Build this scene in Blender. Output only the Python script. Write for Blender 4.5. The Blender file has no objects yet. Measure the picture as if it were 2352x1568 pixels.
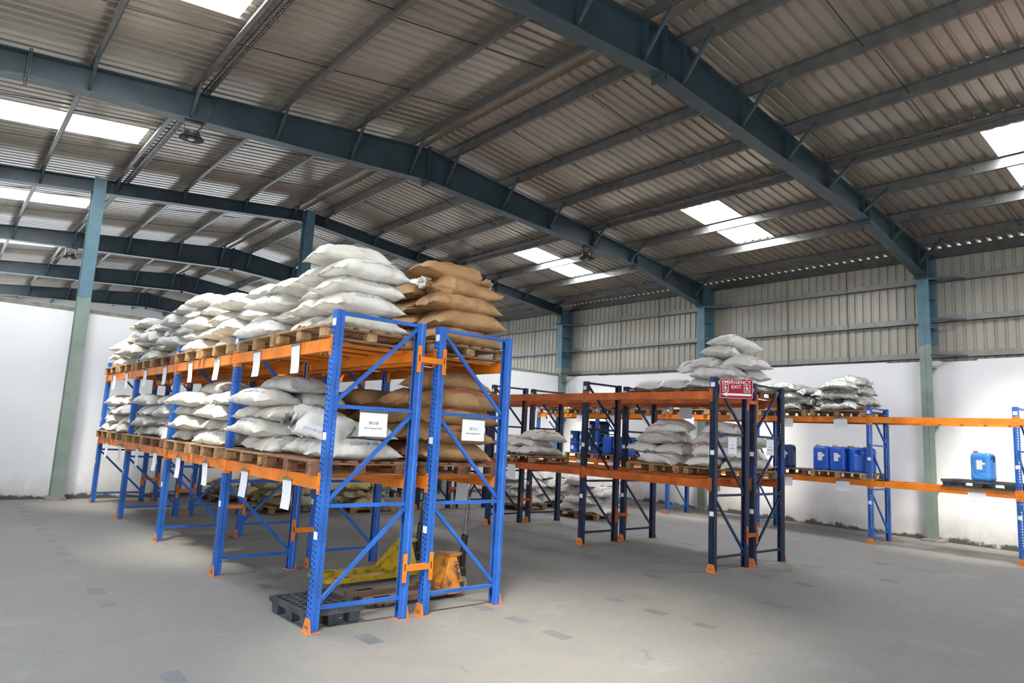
import bpy, bmesh, math, random
from mathutils import Vector, Matrix, noise
from mathutils.bvhtree import BVHTree
R = math.radians
random.seed(7)
C = bpy.context.scene.collection
sc = bpy.context.scene

# ------------------------------------------------------------------ camera
cam_d = bpy.data.cameras.new('camera'); cam = bpy.data.objects.new('camera', cam_d); C.objects.link(cam)
_yaw, _pit, _rol = 0.7014, 0.1375, 0.0521
_f = Vector((math.sin(_yaw)*math.cos(_pit), math.cos(_yaw)*math.cos(_pit), math.sin(_pit)))
_r = Vector((math.cos(_yaw), -math.sin(_yaw), 0)); _u = _r.cross(_f)
_R = math.cos(_rol)*_r + math.sin(_rol)*_u; _U = -math.sin(_rol)*_r + math.cos(_rol)*_u
M = Matrix((( _R.x, _U.x, -_f.x, -2.9348), (_R.y, _U.y, -_f.y, -6.0987), (_R.z, _U.z, -_f.z, 1.8728), (0, 0, 0, 1)))
cam.matrix_world = M
cam_d.sensor_width = 36; cam_d.sensor_fit = 'HORIZONTAL'; cam_d.lens = 1563.58*36/2352
cam_d.clip_start = 0.05; cam_d.clip_end = 300
sc.camera = cam

# ------------------------------------------------------------------ light
SKY = 1.0; SKYLIGHT = 34.0; SUN = 33.0
w = bpy.data.worlds.new('sky'); sc.world = w; w.use_nodes = True
bgn = w.node_tree.nodes['Background']; bgn.inputs[0].default_value = (0.80, 0.90, 1.0, 1); bgn.inputs[1].default_value = 2.3*SKY
sun_d = bpy.data.lights.new('sun', 'SUN'); sun = bpy.data.objects.new('sun', sun_d); C.objects.link(sun)
sun_d.energy = SUN; sun_d.angle = R(26); sun_d.color = (1.0, 0.93, 0.80)
sun.rotation_euler = Vector((3.4, 2.0, -7.3)).to_track_quat('-Z', 'Y').to_euler()
def portal(loc, rot, sx, sy):
    l = bpy.data.lights.new('daylight_portal', 'AREA'); l.shape = 'RECTANGLE'; l.size = sx; l.size_y = sy
    l.cycles.is_portal = True
    o = bpy.data.objects.new('daylight_portal', l); C.objects.link(o); o.location = loc; o.rotation_euler = rot
portal((-6.35, -4.0, 2.4), (0, R(-90), 0), 4.8, 9.0)      # roller door in the left wall
portal((-0.75, -12.3, 2.1), (R(90), 0, 0), 4.5, 4.2)      # roller door in the front wall
portal((4.3, 36.1, 1.8), (R(-90), 0, 0), 21.0, 3.6)       # open far end of the next hall
portal((-6.35, 22.0, 2.4), (0, R(-90), 0), 4.8, 12.0)     # side opening of the next hall
sc.view_settings.view_transform = 'Standard'; sc.view_settings.look = 'None'
sc.view_settings.gamma = 1.0; sc.view_settings.use_curve_mapping = False
sc.view_settings.exposure = 1.10
sc.cycles.use_denoising = True
sc.cycles.use_light_tree = False; sc.cycles.max_bounces = 4; sc.cycles.diffuse_bounces = 3; sc.cycles.glossy_bounces = 2
sc.cycles.use_adaptive_sampling = True; sc.cycles.adaptive_threshold = 0.07; sc.cycles.adaptive_min_samples = 20
sc.cycles.transparent_max_bounces = 8; sc.cycles.caustics_reflective = False; sc.cycles.caustics_refractive = False
sc.cycles.sample_clamp_indirect = 6.0

# ------------------------------------------------------------------ materials
MATS = {}
def nodes(name):
    m = bpy.data.materials.new(name); m.use_nodes = True
    nt = m.node_tree; b = nt.nodes['Principled BSDF']; MATS[name] = m
    return m, nt, b
def N(nt, t, **kw):
    n = nt.nodes.new(t)
    for k, v in kw.items():
        if k == 'ins':
            for kk, vv in v.items(): n.inputs[kk].default_value = vv
        else: setattr(n, k, v)
    return n
def ramp(nt, pts):
    n = nt.nodes.new('ShaderNodeValToRGB'); e = n.color_ramp.elements
    while len(e) < len(pts): e.new(0.5)
    for i, (p, c) in enumerate(pts):
        e[i].position = p; e[i].color = (c if len(c) == 4 else (*c, 1)) if not isinstance(c, (int, float)) else (c, c, c, 1)
    return n
def coords(nt, kind='Object', rnd=True):
    tc = N(nt, 'ShaderNodeTexCoord')
    if not rnd: return tc.outputs[kind]
    oi = N(nt, 'ShaderNodeObjectInfo'); mu = N(nt, 'ShaderNodeMath', operation='MULTIPLY', ins={1: 37.0}); nt.links.new(oi.outputs['Random'], mu.inputs[0])
    ad = N(nt, 'ShaderNodeVectorMath', operation='ADD'); nt.links.new(tc.outputs[kind], ad.inputs[0]); nt.links.new(mu.outputs[0], ad.inputs[1])
    return ad.outputs[0]
def noise_fac(nt, co, scale, detail=4, rough=0.55, lo=0.35, hi=0.65, stretch=None):
    if stretch:
        mp = N(nt, 'ShaderNodeMapping'); mp.inputs['Scale'].default_value = stretch; nt.links.new(co, mp.inputs[0]); co = mp.outputs[0]
    n = N(nt, 'ShaderNodeTexNoise', ins={'Scale': scale, 'Detail': detail, 'Roughness': rough}); nt.links.new(co, n.inputs['Vector'])
    r = N(nt, 'ShaderNodeMapRange', ins={1: lo, 2: hi}); nt.links.new(n.outputs['Fac'], r.inputs[0])
    return r.outputs[0]
def mixc(nt, fac, a, b):
    n = N(nt, 'ShaderNodeMix', data_type='RGBA')
    if isinstance(fac, (int, float)): n.inputs[0].default_value = fac
    else: nt.links.new(fac, n.inputs[0])
    for s, v in ((6, a), (7, b)):
        if isinstance(v, (tuple, list)): n.inputs[s].default_value = (*v[:3], 1)
        else: nt.links.new(v, n.inputs[s])
    return n.outputs[2]
def bump(nt, b, h, dist=0.01, st=0.5):
    n = N(nt, 'ShaderNodeBump', ins={'Strength': st, 'Distance': dist}); nt.links.new(h, n.inputs['Height']); nt.links.new(n.outputs[0], b.inputs['Normal'])
def simple(name, col, rough=0.5, metal=0.0, var=0.0, vscale=6.0, col2=None, stretch=None, lo=0.35, hi=0.65, bmp=0.0, bscale=40.0, spec=0.5):
    m, nt, b = nodes(name)
    b.inputs['Roughness'].default_value = rough; b.inputs['Metallic'].default_value = metal
    b.inputs['Specular IOR Level'].default_value = spec
    if col2 is None: col2 = tuple(c*(1-var) for c in col)
    if var or col2 != col:
        co = coords(nt); f = noise_fac(nt, co, vscale, lo=lo, hi=hi, stretch=stretch)
        nt.links.new(mixc(nt, f, col, col2), b.inputs['Base Color'])
    else: b.inputs['Base Color'].default_value = (*col, 1)
    if bmp:
        co = coords(nt); bump(nt, b, noise_fac(nt, co, bscale, lo=0, hi=1, stretch=stretch), bmp, 0.6)
    return m

simple('rack_blue', (0.028, 0.145, 0.56), 0.38, var=0.35, vscale=3)
simple('rack_navy', (0.010, 0.019, 0.052), 0.40, col2=(0.012, 0.045, 0.22), vscale=1.6, lo=0.56, hi=0.68)
simple('rack_orange', (0.92, 0.245, 0.012), 0.42, var=0.30, vscale=3)
simple('rack_shade_orange', (0.62, 0.135, 0.018), 0.45, var=0.45, vscale=3)  # rack orange again, darker and redder: shade on the navy-rack beams put into the colour
simple('foot_orange', (0.62, 0.20, 0.07), 0.6, col2=(0.75, 0.21, 0.02), vscale=4)
simple('wood_pale', (0.46, 0.30, 0.155), 0.75, col2=(0.30, 0.175, 0.075), vscale=3.0, stretch=(1, 12, 12), bmp=0.004)
simple('wood_red', (0.175, 0.062, 0.032), 0.7, col2=(0.29, 0.15, 0.075), vscale=2.5, stretch=(1, 10, 10), bmp=0.004)
simple('wood_block', (0.44, 0.28, 0.135), 0.8, col2=(0.27, 0.14, 0.055), vscale=12, bmp=0.004)
simple('wood_block_red', (0.27, 0.125, 0.06), 0.75, col2=(0.12, 0.045, 0.024), vscale=9, bmp=0.004)
simple('galv', (0.165, 0.16, 0.148), 0.42, 0.5, var=0.25, vscale=5)
simple('galv_pale', (0.33, 0.325, 0.30), 0.45, 0.3, var=0.2, vscale=5)
simple('galv_dark', (0.14, 0.14, 0.13), 0.5, 0.5, var=0.3, vscale=5)
simple('steel_blue', (0.04, 0.066, 0.08), 0.45, var=0.28, vscale=2.5)
simple('black_plastic', (0.028, 0.034, 0.042), 0.5, col2=(0.075, 0.085, 0.095), vscale=7, bmp=0.002)
simple('black_metal', (0.018, 0.018, 0.019), 0.42, var=0.4)
simple('grey_metal', (0.22, 0.225, 0.235), 0.38, 0.4, var=0.3)
simple('truck_yellow', (0.55, 0.36, 0.012), 0.45, col2=(0.20, 0.12, 0.02), vscale=9, lo=0.5, hi=0.72)
simple('truck_orange', (0.66, 0.24, 0.022), 0.5, col2=(0.13, 0.06, 0.035), vscale=9, lo=0.47, hi=0.68)
simple('fork_worn', (0.19, 0.115, 0.08), 0.5, col2=(0.45, 0.16, 0.02), vscale=8, lo=0.55, hi=0.75)
simple('wheel_grey', (0.30, 0.29, 0.24), 0.5, var=0.3)
simple('hdpe_blue', (0.018, 0.115, 0.60), 0.33, var=0.2, vscale=5)
simple('hdpe_navy', (0.014, 0.05, 0.19), 0.35, var=0.25, vscale=5)
simple('hdpe_light', (0.07, 0.30, 0.80), 0.33, var=0.15, vscale=5)
simple('cap_yellow', (0.75, 0.55, 0.03), 0.4)
simple('cap_red', (0.75, 0.10, 0.05), 0.4)
simple('ink_black', (0.02, 0.02, 0.022), 0.6)
simple('ink_blue', (0.07, 0.12, 0.40), 0.6, col2=(0.30, 0.34, 0.50), vscale=9)
simple('ink_red', (0.36, 0.02, 0.02), 0.6)
simple('ink_yellow', (0.62, 0.50, 0.03), 0.6)
simple('sign_red', (0.36, 0.006, 0.012), 0.4, spec=0.25)
simple('sign_white', (0.85, 0.85, 0.87), 0.4)
simple('paper_plain', (0.80, 0.80, 0.84), 0.55)
simple('tag_green', (0.02, 0.22, 0.14), 0.5)
simple('twine_green', (0.05, 0.22, 0.16), 0.7)
simple('lamp_grey', (0.075, 0.08, 0.09), 0.4, 0.3, var=0.2)
simple('lens_glass', (0.45, 0.43, 0.36), 0.15)
simple('concrete_block', (0.33, 0.31, 0.28), 0.9, var=0.4, bmp=0.01, bscale=15)
simple('inlay_stone', (0.16, 0.172, 0.185), 0.55, var=0.2, vscale=6)
simple('cap_grey', (0.27, 0.25, 0.22), 0.8, var=0.4)

def m_column():
    m, nt, b = nodes('column_paint'); b.inputs['Roughness'].default_value = 0.5
    co = coords(nt, rnd=False); sx = N(nt, 'ShaderNodeSeparateXYZ'); nt.links.new(co, sx.inputs[0])
    n = N(nt, 'ShaderNodeTexNoise', ins={'Scale': 3.0}); nt.links.new(co, n.inputs['Vector'])
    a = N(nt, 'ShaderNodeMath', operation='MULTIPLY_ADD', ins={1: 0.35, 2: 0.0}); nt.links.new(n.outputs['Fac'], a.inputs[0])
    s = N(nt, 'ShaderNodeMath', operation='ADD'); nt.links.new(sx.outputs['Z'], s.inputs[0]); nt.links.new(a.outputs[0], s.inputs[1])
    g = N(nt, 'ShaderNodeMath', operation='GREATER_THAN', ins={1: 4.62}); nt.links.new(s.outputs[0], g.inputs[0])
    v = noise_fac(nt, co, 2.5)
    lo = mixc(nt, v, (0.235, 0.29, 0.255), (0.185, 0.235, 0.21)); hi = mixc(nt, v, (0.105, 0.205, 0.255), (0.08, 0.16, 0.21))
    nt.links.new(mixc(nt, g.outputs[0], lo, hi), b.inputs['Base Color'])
m_column()
def m_floor():
    m, nt, b = nodes('concrete_floor'); L = nt.links
    co = coords(nt, rnd=False)
    big = noise_fac(nt, co, 0.35, 6, 0.6, 0.3, 0.7); mid = noise_fac(nt, co, 2.2, 8, 0.65, 0.3, 0.7); fine = noise_fac(nt, co, 38, 8, 0.75, 0.42, 0.66)
    c = mixc(nt, big, (0.212, 0.208, 0.204), (0.292, 0.270, 0.244)); c = mixc(nt, mid, c, (0.222, 0.218, 0.214))
    pat = noise_fac(nt, co, 1.1, 8, 0.6, 0.60, 0.64); pa = N(nt, 'ShaderNodeMath', operation='MULTIPLY', ins={1: 0.4}); L.new(pat, pa.inputs[0]); c = mixc(nt, pa.outputs[0], c, (0.30, 0.315, 0.33))
    mp = N(nt, 'ShaderNodeMapping'); mp.inputs['Rotation'].default_value = (0, 0, R(-25)); mp.inputs['Scale'].default_value = (0.8, 1.9, 1); L.new(co, mp.inputs[0])
    st = noise_fac(nt, mp.outputs[0], 1.6, 9, 0.72, 0.50, 0.72)
    f = N(nt, 'ShaderNodeMath', operation='MULTIPLY', ins={1: 0.42}); L.new(st, f.inputs[0]); c = mixc(nt, f.outputs[0], c, (0.19, 0.18, 0.165))
    f2 = N(nt, 'ShaderNodeMath', operation='MULTIPLY', ins={1: 0.5}); L.new(fine, f2.inputs[0]); c = mixc(nt, f2.outputs[0], c, (0.20, 0.195, 0.185))
    # hairline cracks and aggregate pits
    vo = N(nt, 'ShaderNodeTexVoronoi', feature='DISTANCE_TO_EDGE', ins={'Scale': 0.22})
    wn = N(nt, 'ShaderNodeTexNoise', ins={'Scale': 1.5, 'Detail': 6}); L.new(co, wn.inputs['Vector'])
    wm = N(nt, 'ShaderNodeVectorMath', operation='MULTIPLY_ADD'); wm.inputs[1].default_value = (0.6, 0.6, 0); L.new(wn.outputs['Color'], wm.inputs[0]); L.new(co, wm.inputs[2]); L.new(wm.outputs[0], vo.inputs['Vector'])
    cr = N(nt, 'ShaderNodeMapRange', ins={1: 0.0, 2: 0.0035, 3: 0.75, 4: 0.0}); L.new(vo.outputs['Distance'], cr.inputs[0])
    br = noise_fac(nt, co, 1.7, 3, 0.5, 0.56, 0.66); cm = N(nt, 'ShaderNodeMath', operation='MULTIPLY'); L.new(cr.outputs[0], cm.inputs[0]); L.new(br, cm.inputs[1])
    c = mixc(nt, cm.outputs[0], c, (0.16, 0.15, 0.135))
    pit = noise_fac(nt, co, 30, 5, 0.7, 0.57, 0.66); pm = N(nt, 'ShaderNodeMath', operation='MULTIPLY'); L.new(pit, pm.inputs[0]); L.new(noise_fac(nt, co, 0.9, 4, 0.6, 0.40, 0.66), pm.inputs[1])
    c = mixc(nt, pm.outputs[0], c, (0.13, 0.125, 0.115))
    L.new(c, b.inputs['Base Color']); b.inputs['Roughness'].default_value = 0.72
    bump(nt, b, fine, 0.006, 0.5)
m_floor()
def m_plaster():
    m, nt, b = nodes('white_plaster'); L = nt.links; co = coords(nt, rnd=False)
    c = mixc(nt, noise_fac(nt, co, 0.6, 5), (0.86, 0.865, 0.88), (0.80, 0.805, 0.82))
    sp = noise_fac(nt, co, 5, 6, 0.7, 0.68, 0.72); s2 = N(nt, 'ShaderNodeMath', operation='MULTIPLY', ins={1: 0.6}); L.new(sp, s2.inputs[0]); c = mixc(nt, s2.outputs[0], c, (0.50, 0.48, 0.45))
    sx = N(nt, 'ShaderNodeSeparateXYZ'); L.new(co, sx.inputs[0])
    n = N(nt, 'ShaderNodeTexNoise', ins={'Scale': 2.2, 'Detail': 8, 'Roughness': 0.7}); L.new(co, n.inputs['Vector'])
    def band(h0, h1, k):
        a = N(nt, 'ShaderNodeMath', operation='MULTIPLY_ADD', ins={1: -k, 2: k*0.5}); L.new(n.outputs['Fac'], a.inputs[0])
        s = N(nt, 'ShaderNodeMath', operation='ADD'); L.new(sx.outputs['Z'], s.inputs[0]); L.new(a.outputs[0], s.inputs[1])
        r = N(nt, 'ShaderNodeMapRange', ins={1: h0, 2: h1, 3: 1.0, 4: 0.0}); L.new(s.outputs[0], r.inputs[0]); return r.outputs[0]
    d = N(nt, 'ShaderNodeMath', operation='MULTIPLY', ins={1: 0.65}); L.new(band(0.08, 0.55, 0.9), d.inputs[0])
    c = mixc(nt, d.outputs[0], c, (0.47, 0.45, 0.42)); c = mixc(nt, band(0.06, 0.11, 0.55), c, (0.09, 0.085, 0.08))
    L.new(c, b.inputs['Base Color']); b.inputs['Roughness'].default_value = 0.8
    bump(nt, b, noise_fac(nt, co, 12, 6, 0.6, 0, 1), 0.006, 0.3)
m_plaster()
def m_sheet(name, c1, c2, rough, metal):
    m, nt, b = nodes(name); co = coords(nt, rnd=False)
    c = mixc(nt, noise_fac(nt, co, 0.5, 5, stretch=(0.6, 2.0, 2.0)), c1, c2)
    nt.links.new(c, b.inputs['Base Color']); b.inputs['Roughness'].default_value = rough; b.inputs['Metallic'].default_value = metal
m_sheet('roof_sheet', (0.34, 0.295, 0.24), (0.275, 0.24, 0.20), 0.29, 0.42)
m_sheet('wall_sheet', (0.44, 0.41, 0.34), (0.37, 0.355, 0.305), 0.42, 0.2)
def m_skylight():
    m = bpy.data.materials.new('skylight_sheet'); m.use_nodes = True; nt = m.node_tree; MATS['skylight_sheet'] = m
    nt.nodes.remove(nt.nodes['Principled BSDF']); out = nt.nodes['Material Output']
    e = N(nt, 'ShaderNodeEmission', ins={'Color': (0.93, 0.97, 1.0, 1), 'Strength': SKYLIGHT}); t = N(nt, 'ShaderNodeBsdfTransparent', ins={'Color': (0.8, 0.8, 0.78, 1)})
    x = N(nt, 'ShaderNodeMixShader', ins={0: 0.55}); nt.links.new(e.outputs[0], x.inputs[1]); nt.links.new(t.outputs[0], x.inputs[2]); nt.links.new(x.outputs[0], out.inputs[0])
m_skylight()
def m_sack(name, c1, c2, stain, stain_amt=0.25, stripe=None, rough=0.6, weave=0.0012, stain_lo=0.55, metal=0.0):
    m, nt, b = nodes(name); L = nt.links; co = coords(nt)
    c = mixc(nt, noise_fac(nt, co, 2.5, 4), c1, c2)
    s = N(nt, 'ShaderNodeMath', operation='MULTIPLY', ins={1: stain_amt}); L.new(noise_fac(nt, co, 4.5, 6, 0.65, stain_lo, stain_lo+0.15), s.inputs[0])
    c = mixc(nt, s.outputs[0], c, stain)
    if stripe:
        tc = N(nt, 'ShaderNodeTexCoord'); sx = N(nt, 'ShaderNodeSeparateXYZ'); L.new(tc.outputs['UV'], sx.inputs[0])
        for v0, u0, u1, wd in stripe[1]:
            d = N(nt, 'ShaderNodeMath', operation='SUBTRACT', ins={1: v0}); L.new(sx.outputs['Y'], d.inputs[0]); a = N(nt, 'ShaderNodeMath', operation='ABSOLUTE'); L.new(d.outputs[0], a.inputs[0])
            l = N(nt, 'ShaderNodeMath', operation='LESS_THAN', ins={1: wd}); L.new(a.outputs[0], l.inputs[0])
            g1 = N(nt, 'ShaderNodeMath', operation='GREATER_THAN', ins={1: u0}); L.new(sx.outputs['X'], g1.inputs[0]); g2 = N(nt, 'ShaderNodeMath', operation='LESS_THAN', ins={1: u1}); L.new(sx.outputs['X'], g2.inputs[0])
            p = N(nt, 'ShaderNodeMath', operation='MULTIPLY'); L.new(l.outputs[0], p.inputs[0]); L.new(g1.outputs[0], p.inputs[1]); q = N(nt, 'ShaderNodeMath', operation='MULTIPLY'); L.new(p.outputs[0], q.inputs[0]); L.new(g2.outputs[0], q.inputs[1])
            k = N(nt, 'ShaderNodeMath', operation='MULTIPLY', ins={1: 0.75}); L.new(q.outputs[0], k.inputs[0]); c = mixc(nt, k.outputs[0], c, stripe[0])
    L.new(c, b.inputs['Base Color']); b.inputs['Roughness'].default_value = rough; b.inputs['Metallic'].default_value = metal
    b.inputs['Specular IOR Level'].default_value = 0.35
    wv = N(nt, 'ShaderNodeTexNoise', ins={'Scale': 20.0, 'Detail': 6, 'Roughness': 0.62, 'Distortion': 0.6}); mp = N(nt, 'ShaderNodeMapping'); mp.inputs['Scale'].default_value = (0.7, 1.5, 0.8); L.new(co, mp.inputs[0]); L.new(mp.outputs[0], wv.inputs['Vector'])
    bump(nt, b, wv.outputs['Fac'], 0.02, weave*430)
m_sack('sack_white', (0.68, 0.65, 0.585), (0.60, 0.565, 0.495), (0.44, 0.36, 0.26), 0.4)
m_sack('sack_grey', (0.60, 0.59, 0.555), (0.52, 0.515, 0.485), (0.40, 0.36, 0.30), 0.4)  # white sack cloth again, with shade put into its colour
m_sack('sack_brown', (0.44, 0.255, 0.118), (0.37, 0.21, 0.095), (0.20, 0.10, 0.05), 0.3)
m_sack('sack_brown_print', (0.44, 0.255, 0.118), (0.37, 0.21, 0.095), (0.20, 0.10, 0.05), 0.3, ((0.42, 0.05, 0.035), [(0.36, 0.1, 0.75, 0.006), (0.20, 0.3, 0.9, 0.006)]))
m_sack('sack_striped', (0.80, 0.78, 0.74), (0.70, 0.68, 0.645), (0.46, 0.41, 0.34), 0.45, ((0.50, 0.08, 0.06), [(0.385, 0.12, 0.88, 0.012), (0.13, 0.12, 0.88, 0.012)]))
m_sack('sack_stained', (0.52, 0.45, 0.28), (0.36, 0.27, 0.12), (0.16, 0.095, 0.025), 0.75, stain_lo=0.45)
m_sack('sack_film', (0.55, 0.47, 0.22), (0.44, 0.36, 0.14), (0.26, 0.18, 0.05), 0.5, rough=0.3)
m_sack('sack_foil', (0.74, 0.73, 0.69), (0.60, 0.59, 0.55), (0.42, 0.40, 0.34), 0.35, rough=0.28, metal=0.45, weave=0.002)
def m_paper():
    m, nt, b = nodes('paper_form'); L = nt.links; co = coords(nt, rnd=False)
    sx = N(nt, 'ShaderNodeSeparateXYZ'); L.new(co, sx.inputs[0])
    a = N(nt, 'ShaderNodeMath', operation='MULTIPLY', ins={1: 62.0}); L.new(sx.outputs['Z'], a.inputs[0]); fr = N(nt, 'ShaderNodeMath', operation='FRACT'); L.new(a.outputs[0], fr.inputs[0])
    lt = N(nt, 'ShaderNodeMath', operation='LESS_THAN', ins={1: 0.38}); L.new(fr.outputs[0], lt.inputs[0])
    n = noise_fac(nt, co, 30, 2, 0.5, 0.42, 0.5, stretch=(1, 1, 2.0)); k = N(nt, 'ShaderNodeMath', operation='MULTIPLY'); L.new(lt.outputs[0], k.inputs[0]); L.new(n, k.inputs[1])
    k2 = N(nt, 'ShaderNodeMath', operation='MULTIPLY', ins={1: 0.3}); L.new(k.outputs[0], k2.inputs[0])
    L.new(mixc(nt, k2.outputs[0], (0.80, 0.80, 0.84), (0.25, 0.25, 0.30)), b.inputs['Base Color']); b.inputs['Roughness'].default_value = 0.5
m_paper()

# ------------------------------------------------------------------ mesh helpers
class MB:
    def __init__(s): s.v = []; s.f = []; s.m = []
    def add(s, vs, fs, mi=0):
        o = len(s.v); s.v += [tuple(v) for v in vs]; s.f += [tuple(i+o for i in f) for f in fs]; s.m += [mi]*len(fs); return s
    def box(s, x0, x1, y0, y1, z0, z1, mi=0, T=None):
        vs = [(x0,y0,z0),(x1,y0,z0),(x1,y1,z0),(x0,y1,z0),(x0,y0,z1),(x1,y0,z1),(x1,y1,z1),(x0,y1,z1)]
        if T: vs = [T @ Vector(v) for v in vs]
        return s.add(vs, [(0,3,2,1),(4,5,6,7),(0,1,5,4),(1,2,6,5),(2,3,7,6),(3,0,4,7)], mi)
    def bar(s, p, q, wx, wy, mi=0, up=(0,0,1)):
        p = Vector(p); q = Vector(q); d = q-p; L = d.length; d.normalize(); u = Vector(up)
        if abs(d.dot(u)) > 0.98: u = Vector((1,0,0))
        a = d.cross(u).normalized(); b = a.cross(d)
        T = Matrix((( a.x,b.x,d.x,p.x),(a.y,b.y,d.y,p.y),(a.z,b.z,d.z,p.z),(0,0,0,1)))
        return s.box(-wx/2, wx/2, -wy/2, wy/2, 0, L, mi, T)
    def tube(s, pts, r, n=8, mi=0, cap=True):
        pts = [Vector(p) for p in pts]; rings = []; pu = None
        rr = r if isinstance(r, (list, tuple)) else [r]*len(pts)
        for i, p in enumerate(pts):
            d = (pts[min(i+1, len(pts)-1)]-pts[max(i-1, 0)]).normalized()
            if pu is None: pu = Vector((0,0,1)) if abs(d.z) < 0.9 else Vector((1,0,0))
            a = d.cross(pu).normalized(); pu = a.cross(d)
            rings.append([p + rr[i]*(math.cos(2*math.pi*k/n)*a + math.sin(2*math.pi*k/n)*pu) for k in range(n)])
        vs = [v for r_ in rings for v in r_]; fs = []
        for i in range(len(pts)-1):
            for k in range(n): fs.append((i*n+k, i*n+(k+1)%n, (i+1)*n+(k+1)%n, (i+1)*n+k))
        if cap: fs.append(tuple(range(n-1,-1,-1))); fs.append(tuple(range((len(pts)-1)*n, len(pts)*n)))
        return s.add(vs, fs, mi)
    def lathe(s, prof, n=24, mi=0, T=None):
        vs = []; fs = []
        for (r, z) in prof:
            for k in range(n): vs.append((r*math.cos(2*math.pi*k/n), r*math.sin(2*math.pi*k/n), z))
        for i in range(len(prof)-1):
            for k in range(n): fs.append((i*n+k, i*n+(k+1)%n, (i+1)*n+(k+1)%n, (i+1)*n+k))
        if prof[0][0] > 1e-4: fs.append(tuple(range(n-1,-1,-1)))
        if prof[-1][0] > 1e-4: fs.append(tuple(range((len(prof)-1)*n, len(prof)*n)))
        if T: vs = [T @ Vector(v) for v in vs]
        return s.add(vs, fs, mi)
    def prism(s, poly, axis, a, b, mi=0, T=None):
        # poly: 2D points, extruded along axis 0/1/2 between a and b
        def P(p, t): return {0:(t,p[0],p[1]), 1:(p[0],t,p[1]), 2:(p[0],p[1],t)}[axis]
        n = len(poly); vs = [P(p, a) for p in poly]+[P(p, b) for p in poly]
        if T: vs = [T @ Vector(v) for v in vs]
        fs = [tuple(range(n-1,-1,-1)), tuple(range(n, 2*n))]+[(i, (i+1)%n, n+(i+1)%n, n+i) for i in range(n)]
        return s.add(vs, fs, mi)
    def mesh(s, name, mats, smooth=False, bevel=0.0, fix=True):
        me = bpy.data.meshes.new(name); me.from_pydata(s.v, [], s.f); me.update()
        mats = mats if isinstance(mats, (list, tuple)) else [mats]
        for m in mats: me.materials.append(MATS[m])
        for p, mi in zip(me.polygons, s.m): p.material_index = mi
        if fix or bevel:
            bm = bmesh.new(); bm.from_mesh(me)
            if bevel: bmesh.ops.bevel(bm, geom=bm.edges[:], offset=bevel, segments=1, affect='EDGES', clamp_overlap=True)
            if fix: bmesh.ops.recalc_face_normals(bm, faces=bm.faces[:])
            bm.to_mesh(me); bm.free()
        if smooth:
            for p in me.polygons: p.use_smooth = True
        return me
def ob(name, me, parent=None, loc=(0,0,0), rot=(0,0,0), scale=None):
    o = bpy.data.objects.new(name, me); C.objects.link(o); o.location = loc; o.rotation_euler = rot
    if scale: o.scale = scale
    if parent: o.parent = parent
    return o
def thing(name, label, cat, loc=(0,0,0), rot=(0,0,0), group=None, me=None):
    o = ob(name, me, None, loc, rot); tag(o, label, cat, group); return o
def tag(o, label, cat, group=None):
    o['label'] = label; o['category'] = cat
    if group: o['group'] = group
    return o
def struct(o): o['kind'] = 'structure'; return o
CACHE = {}
def shared(key, fn):
    if key not in CACHE: CACHE[key] = fn()
    return CACHE[key]
def autosmooth(me, ang=40):
    me.shade_smooth() if hasattr(me, 'shade_smooth') else None
    bm = bmesh.new(); bm.from_mesh(me)
    for e in bm.edges:
        if len(e.link_faces) == 2 and e.calc_face_angle(0) > R(ang): e.smooth = False
    bm.to_mesh(me); bm.free(); return me
def text_mesh(txt, size, mat, spacing=1.0, extr=0.0, bold=0.0, maxlen=None, line=1.0):
    cu = bpy.data.curves.new('lettering', 'FONT'); cu.body = txt; cu.size = size; cu.align_x = 'CENTER'; cu.align_y = 'CENTER'
    cu.space_character = spacing; cu.extrude = extr; cu.offset = bold; cu.resolution_u = 2; cu.space_line = line
    o = bpy.data.objects.new('lettering', cu); C.objects.link(o); dg = bpy.context.evaluated_depsgraph_get()
    me = bpy.data.meshes.new_from_object(o.evaluated_get(dg)); bpy.data.objects.remove(o); bpy.data.curves.remove(cu)
    me.materials.clear(); me.materials.append(MATS[mat])
    if maxlen:
        bm = bmesh.new(); bm.from_mesh(me); bmesh.ops.triangulate(bm, faces=bm.faces[:])
        for _ in range(4):
            es = [e for e in bm.edges if e.calc_length() > maxlen]
            if not es: break
            bmesh.ops.subdivide_edges(bm, edges=es, cuts=1)
            bmesh.ops.triangulate(bm, faces=bm.faces[:])
        bm.to_mesh(me); bm.free()
    return me
ORD = ['first','second','third','fourth','fifth','sixth','seventh','eighth','ninth','tenth']
# ------------------------------------------------------------------ the hall
XR, ZT, SL, FS = 4.447, 7.784, 0.108, 6.087
def FY(k): return 11.842-(3-k)*FS
def ztop(x): return ZT-SL*abs(x-XR)              # top of the rafters
def zpan(x): return ztop(x)+0.205                # underside of the roof sheet
YA, YB = FY(-1), FY(7)
XW, XWL = 14.95, -6.4                            # inner faces of the side walls
PUR_R = [4.95, 6.55, 8.05, 9.60, 11.10, 12.60, 14.10]
PUR_L = [4.05, 2.72, 1.25, -0.20, -1.65, -3.10, -4.55, -5.95]

struct(ob('floor', MB().box(XWL-0.3, XW+0.4, YA-0.3, YB, -0.2, 0).mesh('floor', 'concrete_floor')))
floor = bpy.data.objects['floor']
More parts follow.
